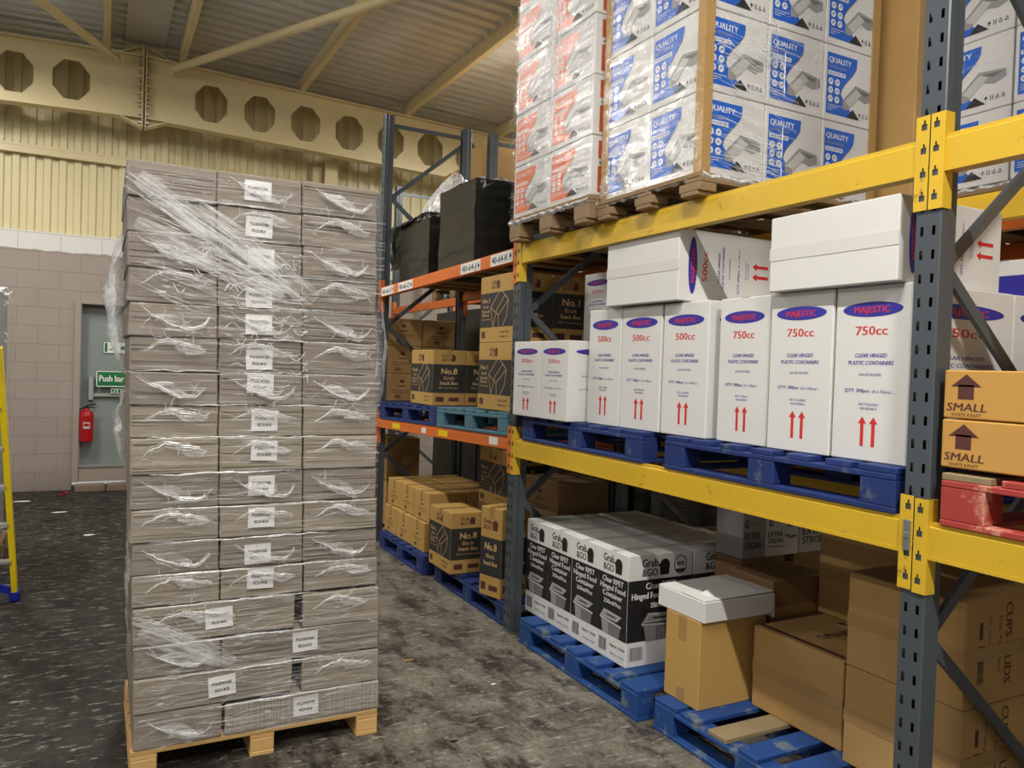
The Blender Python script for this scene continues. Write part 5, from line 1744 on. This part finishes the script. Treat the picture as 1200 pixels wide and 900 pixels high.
wrap = thing('stretch_wrap', 'clear stretch film with white gathers around the pizza box stack', 'plastic film', (PX0, PY, .115), (0, 0, 0), 'clear stretch wraps')
FX = Vector((1, 0, 0)); FZ = Vector((-.031, 0, 1)); FN = Vector((0, -1, 0))
W, H = PX1 - PX0, 2.36
mb = MB()
film_sheet(mb, (-.004, -.016, .0), FX, FZ, FN, W + .01, H, 70, 150, .007, 1.3, 'film', 3.0, 16)
film_sheet(mb, (-.006, .77, .0), (0, -1, 0), FZ, (-1, 0, 0), .785, H, 40, 110, .008, 2.3, 'film', 3.0, 14)
film_sheet(mb, (W + .008, -.014, .0), (0, 1, 0), FZ, (1, 0, 0), .785, H, 40, 110, .008, 4.3, 'film', 3.0, 14)
film_sheet(mb, (W, .775, .0), (-1, 0, 0), FZ, (0, 1, 0), W, H, 40, 90, .006, 6.3, 'film', 3.0, 14)
mb.smooth = True
link('film', mb.mesh('film'), wrap)

def on_front(x, z, out=.022):
    """point on the film in front of the stack; x, z measured in the hall"""
    return Vector((x - PX0 + lean(z), -out, z - .115))
mb = MB()
rr = random.Random(12)
def gather(path, wd, m='strand', sub=3):
    """a gathered strand: the path doubled by a few finer neighbours"""
    pts = [on_front(x, z, .020 + rr.uniform(0, .004)) for x, z in path]
    ribbon(mb, pts, taper(len(pts), wd), FN, m)
    for _ in range(sub):
        off = rr.gauss(0, wd * .9)
        a = rr.randint(0, len(path) // 3)
        b = rr.randint(len(path) // 2, len(path))
        q = [on_front(x + rr.gauss(0, .002), z + off + rr.gauss(0, .0015), .020) for x, z in path[a:b]]
        if len(q) > 2:
            ribbon(mb, q, taper(len(q), wd * rr.uniform(.25, .6)), FN, 'strand_thin')
def branch(x, z, ang, L, wd):
    path = []
    for i in range(6):
        q = i / 5
        path.append((x + L * q * math.cos(ang) + rr.gauss(0, .002), z + L * q * math.sin(ang) + .25 * L * q * q + rr.gauss(0, .002)))
    gather(path, wd, 'strand_thin', 1)

def smile(x0, x1, z0, z1, up, wd):
    """the curved crease that the film makes over one bundle end"""
    w, h = x1 - x0, z1 - z0
    path = []
    n = 14
    xa, xb = x0 + w * rr.uniform(.08, .16), x1 - w * rr.uniform(.06, .16)
    for i in range(n):
        q = i / (n - 1)
        x = xa + (xb - xa) * q
        if up:      # sags from the upper left to the lower right, then kicks up
            z = z1 - h * (.18 + .62 * math.sin(min(q / .78, 1) * PI / 2)) + (h * .35 * ((q - .78) / .22) ** 2 if q > .78 else 0)
        else:       # rises from the left and falls away to the right
            z = z1 - h * (.50 - .34 * math.sin(min(q * 2.4, 1) * PI / 2) + .42 * max(0, q - .35) ** 1.2)
        path.append((x + rr.gauss(0, .002), z + rr.gauss(0, .0025)))
    gather(path, wd, 'strand', 5)
    for _ in range(6):
        i = rr.randint(2, n - 2)
        branch(path[i][0], path[i][1], rr.uniform(0.3, 2.6) * (1 if rr.random() < .6 else -1), w * rr.uniform(.06, .18), wd * .45)
    # feathered skirt of thin film hanging on the curve
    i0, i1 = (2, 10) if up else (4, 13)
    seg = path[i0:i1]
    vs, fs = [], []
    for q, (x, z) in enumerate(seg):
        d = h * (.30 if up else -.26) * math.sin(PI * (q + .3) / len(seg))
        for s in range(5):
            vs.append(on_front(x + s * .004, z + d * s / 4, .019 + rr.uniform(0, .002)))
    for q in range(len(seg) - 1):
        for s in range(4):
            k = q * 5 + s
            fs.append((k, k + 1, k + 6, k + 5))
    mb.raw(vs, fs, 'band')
    # milky web inside the curve
    for _ in range(3):
        i = rr.randint(3, n - 5)
        q = [(a, b + h * .05) for a, b in path[i:i + 5]]
        gather(q, wd * 1.5, 'strand_thin', 1)

cols = ((.150, .478), (.484, .822), (.828, 1.158))
for k in range(13):
    z1, z0 = zb[k], zb[k + 1]
    for c, (x0, x1) in enumerate(cols):
        if c == 0 and k in (0, 1):
            continue
        smile(x0, x1, z0, z1, k % 2 == 0 if k < 8 else k % 2 == 1, .009 if c != 1 else .007)
    # bright line where the film bridges from row to row
    if k > 0:
        for _ in range(3):
            a = rr.uniform(.14, .75)
            b = min(1.16, a + rr.uniform(.2, .5))
            gather([(a + (b - a) * i / 8, z1 + rr.gauss(0, .0022)) for i in range(9)], .0048 if k < 8 else .0068, 'strand', 1)
for x0, x1, z0, z1, u in ((.15, .48, .41, .54, True), (.83, 1.16, .54, .68, False), (.15, .485, .12, .26, True), (.83, 1.16, .26, .39, False), (.15, .6, .54, .68, False)):
    smile(x0, x1, z0, z1, u, .008)
for z in (.69, .535, .40, .25):
    for _ in range(4):
        a = rr.uniform(.14, .6); b = min(1.165, a + rr.uniform(.25, .6))
        gather([(a + (b - a) * i / 8, z + rr.gauss(0, .0025)) for i in range(9)], .0052, 'strand', 1)
# diagonal band from the top left corner down to the middle column
for k in range(9):
    t = rr.uniform(0, .11)
    n = 12
    gather([(.155 + .62 * i / (n - 1) - t * .3, 2.43 - t - .39 * (i / (n - 1)) ** 1.05 + rr.gauss(0, .002)) for i in range(n)], rr.choice((.004, .006, .009)), 'strand_thin' if k % 3 else 'strand', 1)
for k in range(16):      # fainter bands under it
    a0, z_0 = .15 + rr.uniform(0, .12), rr.uniform(1.92, 2.38)
    L = rr.uniform(.15, .38)
    sl = rr.uniform(-.55, -.1)
    gather([(a0 + L * i / 8, z_0 + sl * L * i / 8 + rr.gauss(0, .003)) for i in range(9)], rr.uniform(.003, .007), 'strand_thin', 1)
for k in range(12):      # lower diagonal from the left edge
    t = rr.gauss(0, .02)
    a0, z_0 = .15, .66 + t
    L = rr.uniform(.2, .34)
    gather([(a0 + L * i / 8, z_0 - .42 * L * (i / 8) - .05 * (i / 8) ** 2 + rr.gauss(0, .003)) for i in range(9)], rr.uniform(.003, .007), 'strand_thin', 1)
link('gathered_film', mb.mesh('gathered_film'), wrap)['kind'] = 'stuff'
mb = MB()
streaks(mb, on_front(.15, .12), FX, FZ, FN, 1.0, 2.3, 260, 41, 'strand_thin', .04, .22, .0032, .0, .06)
streaks(mb, on_front(.15, .14), FX, FZ, FN, 1.0, .56, 90, 42, 'strand_thin', .06, .3, .0034, -.03, .06)
streaks(mb, on_front(.50, 1.55), FX, FZ, FN, .34, .45, 60, 44, 'strand', .03, .10, .006, .05, .12)
streaks(mb, on_front(.30, 1.90), FX, FZ, FN, .52, .28, 70, 45, 'strand', .02, .09, .006, -.5, .25)
link('fine_gathers', mb.mesh('fine_gathers'), wrap)['kind'] = 'stuff'
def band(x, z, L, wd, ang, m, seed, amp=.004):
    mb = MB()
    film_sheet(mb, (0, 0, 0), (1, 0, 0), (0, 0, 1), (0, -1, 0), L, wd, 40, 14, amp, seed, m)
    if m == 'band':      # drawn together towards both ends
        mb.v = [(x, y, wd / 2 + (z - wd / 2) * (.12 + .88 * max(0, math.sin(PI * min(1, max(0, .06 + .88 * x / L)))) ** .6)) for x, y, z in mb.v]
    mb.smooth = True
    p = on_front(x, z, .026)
    link('pleat_and_glint_film', mb.mesh('pleat_and_glint_film'), wrap, p, (0, ang, 0))
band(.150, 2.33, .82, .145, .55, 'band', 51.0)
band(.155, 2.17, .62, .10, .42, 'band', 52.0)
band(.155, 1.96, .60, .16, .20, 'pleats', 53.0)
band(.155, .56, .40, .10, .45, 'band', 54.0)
band(.155, 1.78, .66, .60, .10, 'painted_glints', 57.0)
band(.150, .12, .99, .56, .0, 'painted_glints', 58.0)
band(.155, 2.33, .30, .09, .20, 'painted_glints', 59.0)
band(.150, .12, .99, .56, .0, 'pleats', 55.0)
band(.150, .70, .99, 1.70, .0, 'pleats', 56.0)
# loose film standing off the two front edges
for (x, z, hh, w0, sgn, sd) in ((.135, 1.62, .55, .07, -1, 1), (.13, 1.25, .3, .03, -1, 2), (1.165, 1.45, .62, .06, 1, 3), (.15, .5, .5, .02, -1, 4)):
    mb = MB()
    o = on_front(x, z, .01)
    n = 16
    vs, fs = [], []
    for i in range(n + 1):
        q = i / n
        out = w0 * math.sin(PI * q) ** .8
        for j in range(7):
            s = j / 6
            d = noise.fractal(Vector((q * 6 + sd, s * 3, sd * 2.2)), .8, 2, 4) * .012
            p = o + FZ * (hh * q) + Vector((sgn * (out * math.sin(PI * (.15 + .85 * s)) + d), .02 + .14 * s, d))
            vs.append(p)
    for i in range(n):
        for j in range(6):
            k = i * 7 + j
            fs.append((k, k + 1, k + 8, k + 7))
    mb.raw(vs, fs, 'crumple')
    mb.smooth = True
    link('loose_film', mb.mesh('loose_film'), wrap)

# ================================================================== LEFT EDGE: WRAPPED GOODS AND STEPLADDER
pallet('wooden pallet at the left edge under the clear wrapped goods', -1.655, 7.25, 0, .98, .8, 'old_wood', h=.14, deck_axis='y', boards=5, perimeter=False)
for k in range(3):
    z = .14 + .68 * k
    carton('goods_carton', 'pale carton in clear film at the left edge, %s of the stack' % ('bottom', 'middle', 'top')[k], 'box', at_box(-1.615, -.71, 7.29, 8.01, z), (.905, .72, .676), 'ink_gray', {'F': (lambda f: (f.rect(f.w * .72, f.h * .50, f.w * .97, f.h * .64, 'sign_green', 1), f.rect(f.w * .70, f.h * .28, f.w * .95, f.h * .34, 'sign_green', 1)))}, key='goods', group='wrapped goods at the left edge')
wrap = thing('stretch_wrap', 'ragged clear film around the goods at the left edge', 'plastic film', (-1.655, 7.25, .12), (0, 0, 0), 'clear stretch wraps')
mb = MB()
film_sheet(mb, (0, .015, 0), (1, 0, 0), (0, 0, 1), (0, -1, 0), .985, 2.12, 40, 80, .014, 21.0, 'film_heavy', 5, 9)
film_sheet(mb, (.985, .01, 0), (0, 1, 0), (0, 0, 1), (1, 0, 0), .78, 2.12, 30, 80, .016, 22.0, 'film_heavy', 5, 9)
mb.smooth = True
link('film', mb.mesh('film'), wrap)
mb = MB()
crumple(mb, (.56, .35, 2.06), .40, .38, .10, 23.0, 'crumple')
link('ragged_film', mb.mesh('ragged_film'), wrap)
for k in range(14):
    mb = MB()
    z = rr.uniform(.9, 2.1)
    L = rr.uniform(.02, .06)
    p = Vector((.985, .02 + rr.uniform(0, .1), z))
    ribbon(mb, [p, p + Vector((L * .5, 0, rr.uniform(-.03, .03))), p + Vector((L, 0, rr.uniform(-.07, .02)))], [.012, .010, .003], (0, -1, 0), 'crumple')
    link('film_tatter', mb.mesh('film_tatter'), wrap)

lad = thing('stepladder', 'yellow stepladder with blue feet at the left edge', 'ladder', (-.48, 6.27, 0))
def rail(x, y0, y1, zt_, dxt, m, nm):
    mb = MB(); mb.bar((x, y0, .05), (x + dxt, y1, zt_), .085, .032, m, (0, 1, 0)); link(nm, mb.mesh(nm), lad)
ZT = 1.72
rail(0.0, 0, -.35, ZT, -.085, 'ladder_yellow', 'front_rail')
rail(-.52, 0, -.35, ZT, .085, 'ladder_yellow', 'front_rail')
rail(-.03, -1.0, -.41, ZT - .05, -.06, 'ladder_yellow', 'rear_rail')
rail(-.49, -1.0, -.41, ZT - .05, .06, 'ladder_yellow', 'rear_rail')
for k in range(6):
    q = (.28 + .26 * k) / ZT
    mb = MB(); mb.box(-.515 + .085 * q, -.005 - .085 * q, -.35 * q - .05, -.35 * q + .03, .27 + .26 * k, .295 + .26 * k, 'alu', .004); link('tread', mb.mesh('tread'), lad)
mb = MB(); mb.box(-.44, -.08, -.46, -.30, ZT - .02, ZT + .02, 'ladder_blue', .01); link('top_cap', mb.mesh('top_cap'), lad)
for x, y in ((0, 0), (-.52, 0), (-.03, -1.0), (-.49, -1.0)):
    mb = MB(); mb.box(x - .03, x + .03, y - .05, y + .05, 0, .07, 'ladder_blue', .008); link('foot', mb.mesh('foot'), lad)
mb = MB(); mb.bar((-.5, -.03, .26), (-.01, -.03, .07), .05, .02, 'ladder_blue'); link('stay', mb.mesh('stay'), lad)

# small scraps on the floor
for k, (x, y, m, s) in enumerate(((-.05, 8.3, 'paper', .05), (-.35, 9.6, 'paper', .07), (1.6, 4.2, 'kraft_card', .03), (1.9, 3.7, 'paper', .018), (1.45, 3.2, 'slot_shade_scrap', .02), (-.75, 10.4, 'paper', .09))):
    mb = MB()
    pts = [(s * math.cos(a) * rr.uniform(.6, 1.2), s * .5 * math.sin(a) * rr.uniform(.6, 1.2), rr.uniform(.001, .006)) for a in [q * PI / 4 for q in range(8)]]
    mb.raw(pts + [(0, 0, .008)], [(i, (i + 1) % 8, 8) for i in range(8)], m)
    tag(link('scrap', mb.mesh('scrap'), None, (x, y, .0005)), ('white scrap on the dark floor left of the pizza pallet', 'pale scrap on the floor in front of the door step', 'brown scrap on the floor in front of the blue pallets', 'tiny white scrap beside the tub pallet', 'dark scrap on the near aisle floor', 'white scrap by the far wall left of the door')[k], 'litter')

# ================================================================== CAMERA AND RENDER LOOK
cam = bpy.data.cameras.new('camera')
cam.sensor_fit = 'HORIZONTAL'
cam.sensor_width = 36.0
cam.lens = 918.323 / 1200 * 36
cam.clip_start = .05
co = bpy.data.objects.new('camera', cam)
COL.objects.link(co)
R_ = Vector((0.884501239377405, -0.46536854106973546, 0.03301027904245099))
U_ = Vector((-0.020079717801952918, 0.03271689346892302, 0.999262933273689))
F_ = Vector((0.46610552718545234, 0.8845121400322152, -0.01959366384325411))
mt = Matrix((R_, U_, -F_)).transposed().to_4x4()
mt.translation = (0, 0, 1.693)
co.matrix_world = mt
SC.camera = co

w = bpy.data.worlds.new('hall_air')
SC.world = w
w.use_nodes = True
w.node_tree.nodes['Background'].inputs[0].default_value = (1.0, .97, .93, 1)
w.node_tree.nodes['Background'].inputs[1].default_value = 0.42
SC.view_settings.view_transform = 'Standard'
SC.view_settings.look = 'None'
SC.view_settings.gamma = 1
SC.view_settings.use_curve_mapping = False
SC.view_settings.exposure = 0.0
SC.cycles.max_bounces = 10
SC.cycles.diffuse_bounces = 5
SC.cycles.transparent_max_bounces = 24
SC.cycles.caustics_reflective = False
SC.cycles.caustics_refractive = False
